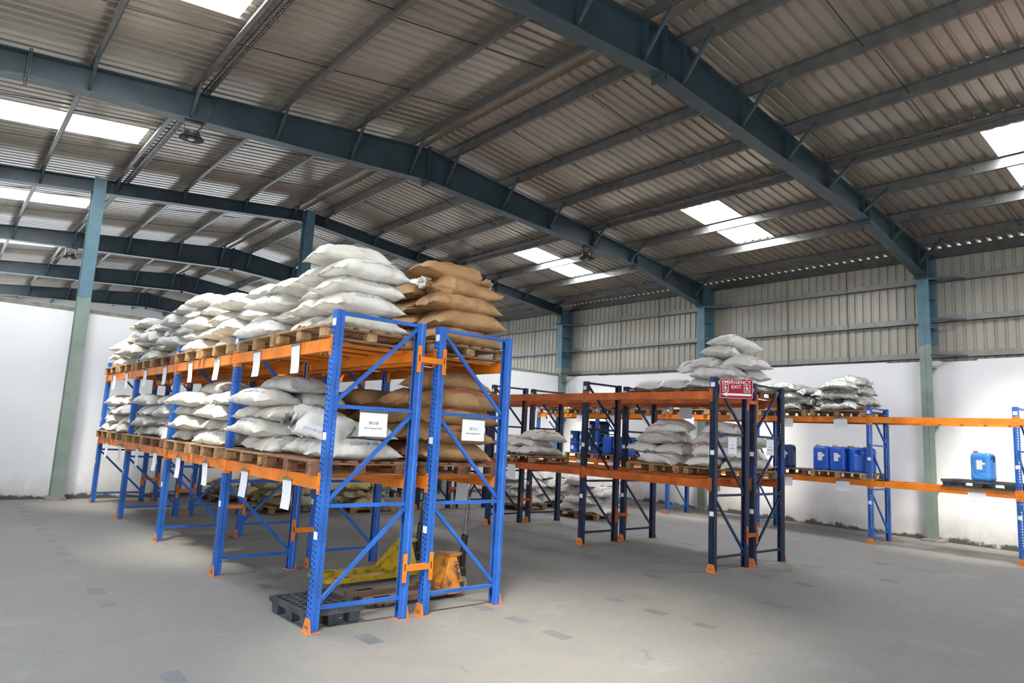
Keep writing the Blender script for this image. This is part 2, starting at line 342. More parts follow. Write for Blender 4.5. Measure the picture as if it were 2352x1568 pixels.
# stone inlays let into the concrete in rows
TILE = shared('tile', lambda: MB().box(-0.085, 0.085, -0.145, 0.145, -0.003, 0.0015).mesh('inlay_tile', 'inlay_stone'))
for i in range(8):
    x = -1.30+1.625*i
    for j in range(24):
        y = -1.75+0.605*j+0.1*math.sin(i*2.1)
        if y > 11.3 or (x > 12.2 and y > 6): continue
        if random.random() < (0.15 if i < 1 else 0.45): continue
        if i == 0 and -0.2 < y < 4.0 and random.random() < 0.7: continue
        o = ob('inlay_tile', TILE, floor, (x+random.uniform(-.02,.02), y+random.uniform(-.03,.03), 0), (0, 0, random.uniform(-.04,.04)), (random.uniform(.8,1.05), random.uniform(.8,1.1), 1))

# roof sheet with trapezoid ribs; the skylight sheets share its profile
P = FS/30; PROF = [(0, 0), (0.128, 0), (0.146, 0.032), (0.184, 0.032), (P, 0)]
bays = range(-1, 7)
SKR, SKL = (10.05, 12.5), (-2.85, -0.32)
sheet = MB(); sky = {}
for k in bays:
    for c in range(30):
        y0 = FY(k)+c*P; is_sky = 13 <= c < 18
        for (a, za), (b, zb) in zip(PROF[:-1], PROF[1:]):
            for side, rng, sk in (('R', (XR+0.10, 15.35), SKR), ('L', (XWL-0.3, XR-0.10), SKL)):
                segs = [rng]
                if is_sky: segs = [(rng[0], sk[0]), (sk[1], rng[1])]
                def quad(mb, x0, x1):
                    mb.add([(x0, y0+a, zpan(x0)+za), (x1, y0+a, zpan(x1)+za), (x1, y0+b, zpan(x1)+zb), (x0, y0+b, zpan(x0)+zb)], [(0,1,2,3)])
                for s in segs: quad(sheet, *s)
                if is_sky: quad(sky.setdefault((k, side), MB()), sk[0]-0.08, sk[1]+0.08)
ceiling = struct(ob('ceiling', sheet.mesh('ceiling', 'roof_sheet', fix=False)))
n = 0
for (k, side), mb in sorted(sky.items()):
    n += 1
    mb.v = [(x, y, z+0.004) for x, y, z in mb.v]
    struct(ob('window_%d' % n, mb.mesh('skylight', 'skylight_sheet', fix=False)))
ob('ridge_cap', MB().add([(XR-.35, YA, zpan(XR-.35)+.06), (XR, YA, zpan(XR)+.075), (XR+.35, YA, zpan(XR+.35)+.06), (XR-.35, YB, zpan(XR-.35)+.06), (XR, YB, zpan(XR)+.075), (XR+.35, YB, zpan(XR+.35)+.06)], [(0,1,4,3),(1,2,5,4)]).mesh('ridge_cap', 'roof_sheet'), ceiling)
def zsec(mb, x, z, s, h=0.2, fl=0.065):         # Z purlin whose top touches z at x; s = flange direction
    t = 0.006
    mb.box(x-t/2, x+t/2, YA, YB, z-h, z)
    mb.box(min(x, x+s*fl), max(x, x+s*fl), YA, YB, z-h, z-h+t)
    mb.box(min(x, x-s*fl), max(x, x-s*fl), YA, YB, z-t, z)
    mb.box(x+s*fl-t/2, x+s*fl+t/2, YA, YB, z-h, z-h+0.02)
for x in PUR_R+PUR_L:
    mb = MB(); s = -1 if x > XR else 1
    zsec(mb, x, zpan(x)-0.002, -s); ob('purlin', mb.mesh('purlin', 'galv'), ceiling)
mb = MB(); mb.box(15.0, 15.02, YA, YB, zpan(15)-.24, zpan(15)-.003).box(14.93, 15.02, YA, YB, zpan(15)-.24, zpan(15)-.23); ob('eave_beam', mb.mesh('eave_beam', 'galv_dark'), ceiling)
# sag rods between the purlins
for lst in (PUR_R, PUR_L):
    for i in range(len(lst)-1):
        x0, x1 = lst[i], lst[i+1]
        me = MB().tube([(x0, 0, zpan(x0)-0.07), (x1, 0, zpan(x1)-0.13)], 0.008, 6).mesh('sag_rod', 'black_metal')
        for k in range(0, 6):
            for d in ((2.02, 4.12) if i % 2 == 0 else (2.10, 4.05)): ob('sag_rod', me, ceiling, (0, FY(k)+d, 0))
# perforated cable trays running beside a purlin on each slope
def cable_tray(x, label):
    mb = MB(); z = zpan(x)-0.16; s = 0.10
    for d in (0, s): mb.box(x+d-0.008, x+d+0.008, FY(0), FY(5), z-0.012, z+0.03)
    y = FY(0)
    while y < FY(5): mb.box(x, x+s, y, y+0.035, z-0.004, z); y += 0.07
    mb.box(x+s/2-0.012, x+s/2+0.012, FY(0), FY(5), z-0.004, z)
    tag(ob('cable_tray', mb.mesh('cable_tray', 'galv')), label, 'cable tray', 'cable trays under the roof')
cable_tray(9.36, 'perforated metal cable tray along a purlin on the right roof slope')
cable_tray(-0.08, 'perforated metal cable tray along a purlin on the left roof slope')

# portal frames: tapered rafters on the wall columns
def rafter_mesh(side, thin):
    xs = [XR+side*d for d in ((0, 3.4, 6.9, 10.05) if side > 0 else (0, 3.4, 6.9, 10.7))]
    dep = [0.31]*4 if thin else [0.69, 0.54, 0.37, 0.62]
    mb = MB(); FW = 0.125; t = 0.008
    for i in range(3):
        x0, x1 = xs[i], xs[i+1]; a0, a1 = ztop(x0), ztop(x1); b0, b1 = a0-dep[i], a1-dep[i+1]
        for (y0, y1, p0, p1, q0, q1) in ((-t/2, t/2, b0, b1, a0, a1), (-FW, FW, b0, b1, b0+.014, b1+.014), (-FW, FW, a0-.014, a1-.014, a0, a1)):
            mb.add([(x0,y0,p0),(x1,y0,p1),(x1,y1,p1),(x0,y1,p0),(x0,y0,q0),(x1,y0,q1),(x1,y1,q1),(x0,y1,q0)], [(0,3,2,1),(4,5,6,7),(0,1,5,4),(1,2,6,5),(2,3,7,6),(3,0,4,7)])
    return mb.mesh('rafter', 'steel_blue')
def rdepth(x):
    d = abs(x-XR)
    for (d0, a), (d1, b) in zip([(0,.69),(3.4,.54),(6.9,.37)], [(3.4,.54),(6.9,.37),(10.7,.62)]):
        if d <= d1: return a+(b-a)*(d-d0)/(d1-d0)
    return .62
def column_mesh():
    mb = MB(); h = ztop(14.6); F = 0.125; xi0, xi1, xo = 14.66, 14.49, 15.02; t = .014
    def slab(xa0, xa1, w0, w1, y): mb.add([(xa0,-y,0),(xa0+w0,-y,0),(xa0+w0,y,0),(xa0,y,0),(xa1,-y,h),(xa1+w1,-y,h),(xa1+w1,y,h),(xa1,y,h)], [(0,3,2,1),(4,5,6,7),(0,1,5,4),(1,2,6,5),(2,3,7,6),(3,0,4,7)])
    slab(xi0, xi1, t, t, F); slab(xo, xo, t, t, F); slab(xi0, xi1, xo-xi0, xo-xi1, .004)
    return mb.mesh('column', 'column_paint')
names = ['', 'first frame, nearest the camera, running off the top edge', 'second frame, its ridge near the middle of the picture', 'third frame, standing over the white cross wall', 'fourth frame, just beyond the white cross wall', 'fifth frame, second beyond the white cross wall', 'sixth frame, farthest and smallest']
for k in range(1, 7):
    thin = k == 3
    fr = thing('portal_frame', 'blue-grey steel roof frame, '+names[k], 'steel frame', (0, FY(k), 0), group='steel portal frames')
    ob('rafter', shared('rr%d' % thin, lambda: rafter_mesh(1, thin)), fr); ob('rafter', shared('rl%d' % thin, lambda: rafter_mesh(-1, thin)), fr)
    col = ob('column', shared('colm', column_mesh), fr)
    for z in (1.2, 2.6, 3.95, 4.9, 5.6): ob('stiffener', shared('cst', lambda: MB().box(14.66, 15.0, -.11, -.01, -.006, .006).mesh('stiffener', 'column_paint')), col, (0, 0, z))
    ob('knee_plate', shared('knee', lambda: MB().box(14.36, 15.02, -.12, .12, ztop(14.6)-.62, ztop(14.6)-.60).box(14.43, 14.445, -.125, .125, ztop(14.6)-.66, ztop(14.6)+.0).mesh('knee_plate', 'steel_blue')), fr)
    def plate(x, ext):
        d = (0.31 if thin else rdepth(x))
        return MB().box(x-.022, x-.004, -.125, .125, ztop(x)-d-ext, ztop(x)+.05).box(x+.004, x+.022, -.125, .125, ztop(x)-d-ext, ztop(x)+.05).mesh('splice_plate', 'steel_blue')
    for x in (XR, 11.35, -2.45):
        sp = ob('splice_plate', shared('spl%.1f%d' % (x, thin), lambda: plate(x, .09)), fr)
        d = (0.31 if thin else rdepth(x))
        for sx in (-.036, .036): ob('bolt', shared('spb', lambda: MB().lathe([(.018, -.014), (.018, .014)], 6).mesh('bolt', 'galv_dark')), sp, (x+sx, -.085, ztop(x)-d-.05), (0, R(90), 0))
    for x in PUR_R+PUR_L:
        if x < -3.5: continue
        d = 0.31 if thin else rdepth(x)
        ob('fly_brace', shared('fb%.2f%d' % (x, thin), lambda: MB().bar((x-.02, -.03, ztop(x)-d+.06), (x-.02, -.58, zpan(x)-.12), .045, .045).mesh('fly_brace', 'steel_blue')), fr)
        ob('stiffener', shared('st%.2f%d' % (x, thin), lambda: MB().box(x-.005, x+.005, -.11, -.004, ztop(x)-d+.014, ztop(x)-.014).mesh('stiffener', 'steel_blue')), fr)

# columns of the cross wall
def wind_column(x, label):
    h = ztop(x)-0.01
    mb = MB().box(-.125, .125, 0, .014, .06, h).box(-.125, .125, .266, .28, .06, h).box(-.004, .004, .014, .266, .06, h)
    c = thing('steel_column', label, 'column', (x, FY(3)-.29, 0), group='columns of the white cross wall')
    ob('shaft', mb.mesh('shaft', 'column_paint'), c)
    ob('pedestal', MB().box(-.20, .17, -.05, .28, 0, .06).box(-.15, .15, -.03, .28, .06, .075).mesh('pedestal', 'concrete_block'), c)
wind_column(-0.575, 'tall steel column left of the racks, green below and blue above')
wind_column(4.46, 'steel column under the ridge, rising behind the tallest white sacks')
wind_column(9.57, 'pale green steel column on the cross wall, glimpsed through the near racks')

# walls
def wall(name, x0, x1, y0, y1, h, bumpy=None):
    mb = MB()
    if bumpy is None: mb.box(x0, x1, y0, y1, 0, h)
    else:                                       # uneven masonry top
        y = y0; rnd = random.Random(3)
        while y < y1: s = rnd.uniform(.5, 1.3); mb.box(x0, x1, y, min(y+s, y1), 0, h+rnd.uniform(-.03, .03)); y += s
    return struct(ob(name, mb.mesh(name, 'white_plaster')))
wall('wall_right', XW, XW+.23, YA, YB, 4.13, True)
wb = wall('wall_back', XWL, XW, FY(3)+.02, FY(3)+.25, 4.15)
ob('coping', MB().box(XWL, XW, FY(3)+.0, FY(3)+.28, 4.15, 4.22).mesh('coping', 'cap_grey'), wb)
# side cladding above the masonry
mb = MB(); y = YA
while y < YB:
    for (a, za), (b, zb) in zip(PROF[:-1], PROF[1:]):
        mb.add([(15.12+za, y+a, 4.0), (15.12+zb, y+b, 4.0), (15.12+zb, y+b, 6.77), (15.12+za, y+a, 6.77)], [(0,1,2,3)])
    y += P
clad = struct(ob('wall_right_cladding', mb.mesh('wall_right_cladding', 'wall_sheet', fix=False)))
for z in (4.20, 5.05, 6.02):
    ob('girt', MB().box(15.085, 15.10, YA, YB, z, z+.16).box(15.0, 15.10, YA, YB, z, z+.012).box(15.0, 15.012, YA, YB, z, z+.03).box(15.09, 15.12, YA, YB, z+.15, z+.16).mesh('girt', 'galv_pale'), clad)
    for k in range(1, 5):
        ob('girt_brace', shared('gb', lambda: MB().bar((14.56, -.1, 0), (15.02, -.72, 0), .05, .05).mesh('girt_brace', 'steel_blue')), clad, (0, FY(k), z+.02))
me = MB().tube([(15.06, 0, 4.2), (15.06, .05, 6.7)], .007, 6).mesh('sag_rod', 'black_metal')
for k in range(1, 6):
    for d in (1.95, 3.6): ob('sag_rod', me, clad, (0, FY(k-1)+d, 0))
# left and front walls with roller-door openings (behind the camera)
mb = MB().box(XWL-.23, XWL, YA, -8.5, 0, 6.6).box(XWL-.23, XWL, .5, 16, 0, 6.6).box(XWL-.23, XWL, 28, YB, 0, 6.6).box(XWL-.23, XWL, -8.5, .5, 4.8, 6.6).box(XWL-.23, XWL, 16, 28, 4.8, 6.6)
struct(ob('wall_left', mb.mesh('wall_left', 'white_plaster')))
mb = MB().box(XWL, -3, YA, YA+.2, 0, 7.9).box(1.5, XW, YA, YA+.2, 0, 7.9).box(-3, 1.5, YA, YA+.2, 4.2, 7.9)
struct(ob('wall_front', mb.mesh('wall_front', 'white_plaster')))
struct(ob('wall_far', MB().box(XWL, XW, YB-.2, YB, 3.6, 7.9).mesh('wall_far', 'white_plaster')))
# right column pedestals
for k in range(1, 3): ob('pedestal', MB().box(14.52, 14.98, -.22, .2, 0, .055).mesh('pedestal', 'concrete_block'), floor, (0, FY(k), 0))

# high-bay lamps hanging under the rafters
def highbay(x, k, label):
    zb = ztop(x)-rdepth(x)
    o = thing('highbay_lamp', label, 'lamp', (x, FY(k), zb), group='high-bay lamps under the rafters')
    fin = MB()
    for i in range(26):
        a = 2*math.pi*i/26; c, s = math.cos(a), math.sin(a)
        fin.bar((.075*c, .075*s, -.315), (.185*c, .185*s, -.30), .006, .03)
    def body():
        return MB().lathe([(.05,-.17),(.12,-.175),(.125,-.24),(.10,-.25),(.17,-.27),(.195,-.295),(.195,-.30),(.185,-.285),(.10,-.27)], 28).mesh('housing', 'lamp_grey', smooth=False)
    ob('housing', shared('hb_body', lambda: autosmooth(body())), o); ob('cooling_fins', shared('hb_fin', lambda: fin.mesh('cooling_fins', 'lamp_grey')), o)
    ob('lens', shared('hb_lens', lambda: MB().lathe([(0,-.325),(.05,-.322),(.075,-.305),(.08,-.285)], 24).mesh('lens', 'lens_glass', smooth=True)), o)
    ob('bracket', shared('hb_br', lambda: MB().box(-.13, .13, -.02, .02, -.02, -.012).box(-.135, -.128, -.015, .015, -.24, -.012).box(.128, .135, -.015, .015, -.24, -.012).box(-.16, .16, -.06, .06, -.012, 0).mesh('bracket', 'black_metal')), o)
    ob('cable', shared('hb_cab', lambda: MB().tube([(.04,-.02,-.19),(.12,-.14,-.08),(.22,-.20,.12),(.26,-.20,.28),(.22,-.14,.44),(.15,-.12,.50)], .009, 6).mesh('cable', 'black_metal', smooth=True)), o)
highbay(-0.16, 2, 'round high-bay lamp under the second roof frame, upper left')
highbay(9.45, 2, 'round high-bay lamp under the second roof frame, right of the ridge')
highbay(-0.25, 4, 'small distant round high-bay lamp under the fourth roof frame')
# ------------------------------------------------------------------ pallet racks
def strip(mb, pa, pb, H, holes, n=1):
    # vertical strip between two plan points, left open at the (z0, z1) holes
    z = 0.0
    for (a, b) in holes+[(H, H)]:
        if a > z: mb.add([(*pa, z), (*pb, z), (*pb, a), (*pa, a)], [(0,1,2,3)])
        z = b
def upright_mesh(H, mat):
    mb = MB(); k = int((H-.1)/.05)
    slots = [(.05+.05*i, .05+.05*i+.026) for i in range(k)]; slots2 = [(a+.012, b+.012) for a, b in slots]; dots = [(.06+.05*i, .068+.05*i) for i in range(k)]
    xf = -.045
    ys = [-.05, -.032, -.017, .017, .032, .05]
    for i in range(5): strip(mb, (xf, ys[i]), (xf, ys[i+1]), H, slots if i == 1 else slots2 if i == 3 else [])
    for s in (-1, 1):
        pr = [(-.045, .05*s), (-.008, .05*s), (.002, .042*s), (.016, .042*s), (.024, .042*s), (.042, .042*s), (.042, .020*s)]
        for i in range(6): strip(mb, pr[i], pr[i+1], H, dots if i == 3 else [])
    return mb.mesh('upright', mat, fix=False)
def foot_mesh(bolts=False):
    mb = MB().box(-.075, .065, -.065, .065, 0, .006)
    mb.prism([(-.085, .004), (.085, .004), (.062, .085), (.045, .125), (-.045, .125), (-.062, .085)], 0, -.054, -.048)
    return mb.mesh('base_plate', 'foot_orange')
BOLT = MB().lathe([(.012, -.004), (.012, .006), (.006, .006), (.006, .014)], 8).mesh('bolt', 'grey_metal')
STICK = MB().box(-.0465, -.0455, -.036, .036, -.035, .035).mesh('label_sticker', 'paper_plain')
STICKT = MB().box(-.0478, -.0472, -.026, .026, -.006, .004).mesh('print', 'ink_black')
BT, BH = 0.045, 0.125
def beam_mesh(W, mat):
    y0, y1 = .056, W-.056
    mb = MB().prism([(-.045, 0), (-.045, -BH), (.012, -BH), (.012, -.038), (-.006, -.038), (-.006, 0)], 1, y0, y1)
    return mb.mesh('beam', mat)
def conn_mesh(s, mat):
    # plate on the aisle face half and along the side of the upright
    mb = MB().box(-.051, -.047, min(0, s*.056)+(.001 if s > 0 else 0), max(0, s*.056)-(0 if s > 0 else .001), -.165, .035).box(-.051, .02, s*.056-.002, s*.056+.002, -.165, .035)
    return mb.mesh('connector', mat)
def hook(mat): return MB().box(-.0525, -.051, -.006, .006, -.012, .012).mesh('hook', mat)
def rack(label, x0, y0, D, W, nb, H, levels, paint, beam, diags, group, stick=True, spacer=None, bars=6, skip=()):
    rk = thing('pallet_rack', label, 'rack', (x0, y0, 0), group=group)
    um = shared(('up', H, paint), lambda: upright_mesh(H, paint)); ft = shared('ft', foot_mesh)
    lv = [.21, 1.13, 2.07, H-.025]
    for k in range(nb+1):
        for s, x in ((1, 0), (-1, D)):
            u = ob('upright', um, rk, (x, k*W, 0), (0, 0, 0 if s > 0 else math.pi))
            f = ob('base_plate', ft, u)
            for yb in (-.022, .022): ob('bolt', BOLT, u, (-.054, yb, .05), (0, R(-90), 0))
            if stick and s > 0:
                for z in (H-.12, 1.78, .86):
                    ob('label_sticker', STICK, u, (0, 0, z))
            if stick and s < 0 and k == 0: ob('label_sticker', STICK, u, (0, 0, .80)); ob('label_sticker', STICK, u, (0, 0, 2.86))
        for z in lv:
            ob('brace', shared(('bh', D, paint), lambda: MB().box(.035, D-.035, -.014, .014, -.018, .018).mesh('brace', paint)), rk, (0, k*W, z))
        for i in range(3):
            a, b = lv[i]+.04, lv[i+1]-.04; d = diags[k] if k < len(diags) else '\\'
            if d == '\\': a, b = b, a
            ob('brace', shared(('bd', D, paint, i, d, H), lambda: MB().bar((.035, 0, a), (D-.035, 0, b), .028, .036).mesh('brace', paint)), rk, (0, k*W, 0))
        if spacer:
            for z in (.50, 2.62):
                sp = ob('row_spacer', shared(('sp', beam), lambda: MB().box(-.045, .005, -.062, -.057, -.14, .14).mesh('spacer_plate', beam)), rk, (D, k*W, z))
                ob('spacer_bar', shared(('sb', beam, spacer), lambda: MB().box(0, spacer, -.062, -.02, -.03, .03).mesh('spacer_bar', beam)), sp)
                ob('spacer_plate', shared(('sp2', beam, spacer), lambda: MB().box(spacer-.005, spacer+.045, -.062, -.057, -.14, .14).mesh('spacer_plate', beam)), sp)
                for (dx, dz) in ((-.02, .01), (spacer+.02, .01)): ob('slot', shared('slot', lambda: MB().box(-.006, .006, -.0635, -.0615, -.035, .035).mesh('slot', 'ink_black')), sp, (dx, 0, dz))
    for k in range(nb):
        for zi, z in enumerate(levels):
            if (k, zi) in skip: continue
            for s, x in ((1, 0), (-1, D)):
                b = ob('beam', shared(('bm', W, beam), lambda: beam_mesh(W, beam)), rk, (x, k*W if s > 0 else (k+1)*W, z), (0, 0, 0 if s > 0 else math.pi))
                for e, yy in ((1, 0), (-1, W)):
                    c = ob('connector', shared(('cn', e, beam), lambda: conn_mesh(e, beam)), b, (0, yy, 0))
                    ob('connector_slots', shared(('cs', e), lambda: (lambda m: [m.box(-.0525, -.0512, e*.02-.005, e*.02+.005, zz, zz+.018) for zz in (-.15, -.10, .0)] and m)(MB()).mesh('connector_slots', 'ink_black')), b, (0, yy, 0))['kind'] = 'stuff'
            for j in range(bars):
                ob('support_bar', shared(('sbar', D, beam), lambda: MB().box(-.004, D+.004, -.022, .022, -.036, -.002).mesh('support_bar', beam)), rk, (0, (k+(j+.7)/(bars+.4))*W, z))
                ob('bar_clip', shared(('clip', beam), lambda: MB().box(-.0475, -.006, -.014, .014, -.07, .003).mesh('bar_clip', beam)), rk, (0, (k+(j+.7)/(bars+.4))*W, z))
    return rk
B0 = dict(x0=0.0, y0=0.0, D=0.933, W=2.74)
CX0 = 0.933+0.276
LB = (1.40, 2.725); LE = (1.355, 2.725); LG = (1.325, 2.68)
rack('blue pallet rack nearest the camera on the left, end sign SKU-B', 0, 0, .933, 2.74, 4, 3.0, LB, 'rack_blue', 'rack_orange', ['/', '\\', '\\', '\\', '\\'], 'pallet racks', spacer=.276)
rack('blue pallet rack back to back with the SKU-B rack, end sign SKU-C', CX0, 0, .933, 2.74, 4, 3.0, LB, 'rack_blue', 'rack_orange', ['\\', '\\', '/', '/', '\\'], 'pallet racks')
EX, EY, ED, EW, EG = 6.324, -0.076, .889, 2.716, .251
FX = EX+ED+EG
rack('dark navy pallet rack in the middle, carrying the red exit sign', EX, EY, ED, EW, 4, 2.945, LE, 'rack_navy', 'rack_shade_orange', ['\\']*5, 'pallet racks', spacer=EG)
rack('dark navy pallet rack behind the exit-sign rack, loaded with a pyramid of sacks', FX, EY, ED, EW, 4, 2.945, LE, 'rack_navy', 'rack_shade_orange', ['/', '\\', '\\', '\\', '\\'], 'pallet racks')
GX, GD, GW = 12.614, .874, 2.637; GY = -2.471-GW
rack('long blue pallet rack standing along the right-hand white wall', GX, GY, GD, GW, 6, 2.90, LG, 'rack_blue', 'rack_orange', ['\\']*7, 'pallet racks')

# ------------------------------------------------------------------ wooden pallets
PLX, PLY = 1.06, 1.21
def pallet(label, x, y, z, kind='pale', rz=0.0, group='wooden pallets', lx=PLX, ly=PLY):
    p = thing('wooden_pallet', label, 'pallet', (x, y, z), (0, 0, rz), group)
    board = 'wood_pale' if kind != 'red' else 'wood_red'; blk = 'wood_block' if kind in ('pale', 'mix') else 'wood_block_red'
    st = 'wood_red' if kind in ('mix', 'red') else 'wood_pale'
    def brd(name, sx, sy, sz, m): return shared((name, sx, sy, sz, m), lambda: MB().box(-sx/2, sx/2, -sy/2, sy/2, 0, sz).mesh(name, m, bevel=.003))
    n = 6
    for i in range(n):
        wd = .145 if i in (0, n-1) else .115
        ob('deck_board', brd('deck_board', wd, ly, .020, board), p, (-lx/2+.0725+(lx-.145)*i/(n-1), random.uniform(-.006, .006), .120), (0, 0, random.uniform(-.006, .006)))
    for yy in (-ly/2+.05, 0, ly/2-.05):
        ob('stringer', brd('stringer', lx, .10, .020, st), p, (0, yy, .100)); ob('base_board', brd('base_board', lx, .10, .020, st), p, (0, yy, 0))
        for xx in (-lx/2+.06, 0, lx/2-.06): ob('block', brd('block', .115, .11, .080, blk), p, (xx, yy+random.uniform(-.006, .006), .020), (0, 0, random.uniform(-.05, .05)))
    return p
PH = 0.14
def bay_y(y0, W, k, j): return y0+(k+.5)*W+(-.655 if j == 0 else .655)
BX = .933/2
kindsU = ['mix', 'pale', 'pale', 'pale', 'red', 'pale', 'pale', 'pale']; kindsL = ['red', 'mix', 'pale', 'pale', 'red', 'pale', 'pale', 'pale']
for k in range(4):
    for j in range(2):
        i = 2*k+j; y = bay_y(0, 2.74, k, j); dx = random.uniform(-.03, .0)
        pallet('wooden pallet, %s from the near end, upper level of the SKU-B rack' % ORD[i], BX+dx-.02, y, LB[1]+.003, kindsU[i])
        pallet('wooden pallet, %s from the near end, lower level of the SKU-B rack' % ORD[i], BX+dx-.03, y, LB[0]+.003, kindsL[i])
        pallet('wooden pallet, %s from the near end, upper level of the SKU-C rack' % ORD[i], CX0+BX+.02, y, LB[1]+.003, 'mix' if i % 3 == 0 else 'pale')
        pallet('wooden pallet, %s from the near end, lower level of the SKU-C rack' % ORD[i], CX0+BX+.02, y, LB[0]+.003, 'red' if i % 3 == 0 else 'pale')
EC, FC, GC = EX+ED/2, FX+ED/2, GX+GD/2
pallet('wooden pallet on the exit-sign rack, holding a few whitish sacks', EC+.06, bay_y(EY, EW, 1, 1), LE[0]+.003, 'mix')
pallet('wooden pallet, lower level behind the exit sign, nearest the aisle end', FC, bay_y(EY, EW, 0, 0), LE[0]+.003, 'mix')
pallet('wooden pallet, lower level behind the exit-sign rack, second from the aisle end', FC, bay_y(EY, EW, 0, 1), LE[0]+.003, 'pale')
pallet('wooden pallet on the upper level under the pyramid of sacks', FC, bay_y(EY, EW, 0, 0), LE[1]+.003, 'red')
pallet('wooden pallet on the upper level beside the pyramid, one thin layer of sacks', FC, bay_y(EY, EW, 0, 1), LE[1]+.003, 'red')
for i in range(8):
    k, j = 2+i//2-0, i % 2
    pallet('wooden pallet, %s on the upper level of the wall rack' % ORD[i], GC, bay_y(GY, GW, k, j), LG[1]+.003, 'pale' if i % 3 else 'mix')
pallet('pale wooden pallet under the row of bright blue jerrycans', GC, bay_y(GY, GW, 2, 0), LG[0]+.003, 'pale')
pallet('reddish wooden pallet under the lone dark blue jerrycan', GC, bay_y(GY, GW, 2, 1), LG[0]+.003, 'red')
pallet('reddish wooden pallet under the far trio of blue jerrycans', GC, bay_y(GY, GW, 4, 1), LG[0]+.003, 'red')
pallet('pale wooden pallet under the stacked blue drums', GC, bay_y(GY, GW, 5, 0), LG[0]+.003, 'pale')
FP = {'Y1': (3.2, 8.75, .1), 'Y2': (4.95, 8.25, -.06), 'Y3': (2.9, 10.9, .05), 'W1': (9.15, 7.75, .15), 'W2': (9.75, 5.65, .12), 'W3': (10.95, 6.55, -.1), 'W4': (10.5, 8.1, 0.0)}
pallet('floor pallet under stained sacks, left of the rear post', *FP['Y1'][:2], 0, 'mix', FP['Y1'][2], 'pallets on the floor')
pallet('floor pallet under stained and yellow-wrapped sacks behind the pallet trucks', *FP['Y2'][:2], 0, 'pale', FP['Y2'][2], 'pallets on the floor')
pallet('floor pallet under stained sacks close to the back wall', *FP['Y3'][:2], 0, 'mix', FP['Y3'][2], 'pallets on the floor')
pallet('floor pallet under red-striped sacks, left behind the navy racks', *FP['W1'][:2], 0, 'mix', FP['W1'][2], 'pallets on the floor')
pallet('floor pallet under red-striped sacks, nearest behind the navy racks', *FP['W2'][:2], 0, 'pale', FP['W2'][2], 'pallets on the floor')
pallet('floor pallet under red-striped sacks, right behind the navy racks', *FP['W3'][:2], 0, 'mix', FP['W3'][2], 'pallets on the floor')
pallet('floor pallet under red-striped sacks, rearmost behind the navy racks', *FP['W4'][:2], 0, 'mix', FP['W4'][2], 'pallets on the floor')
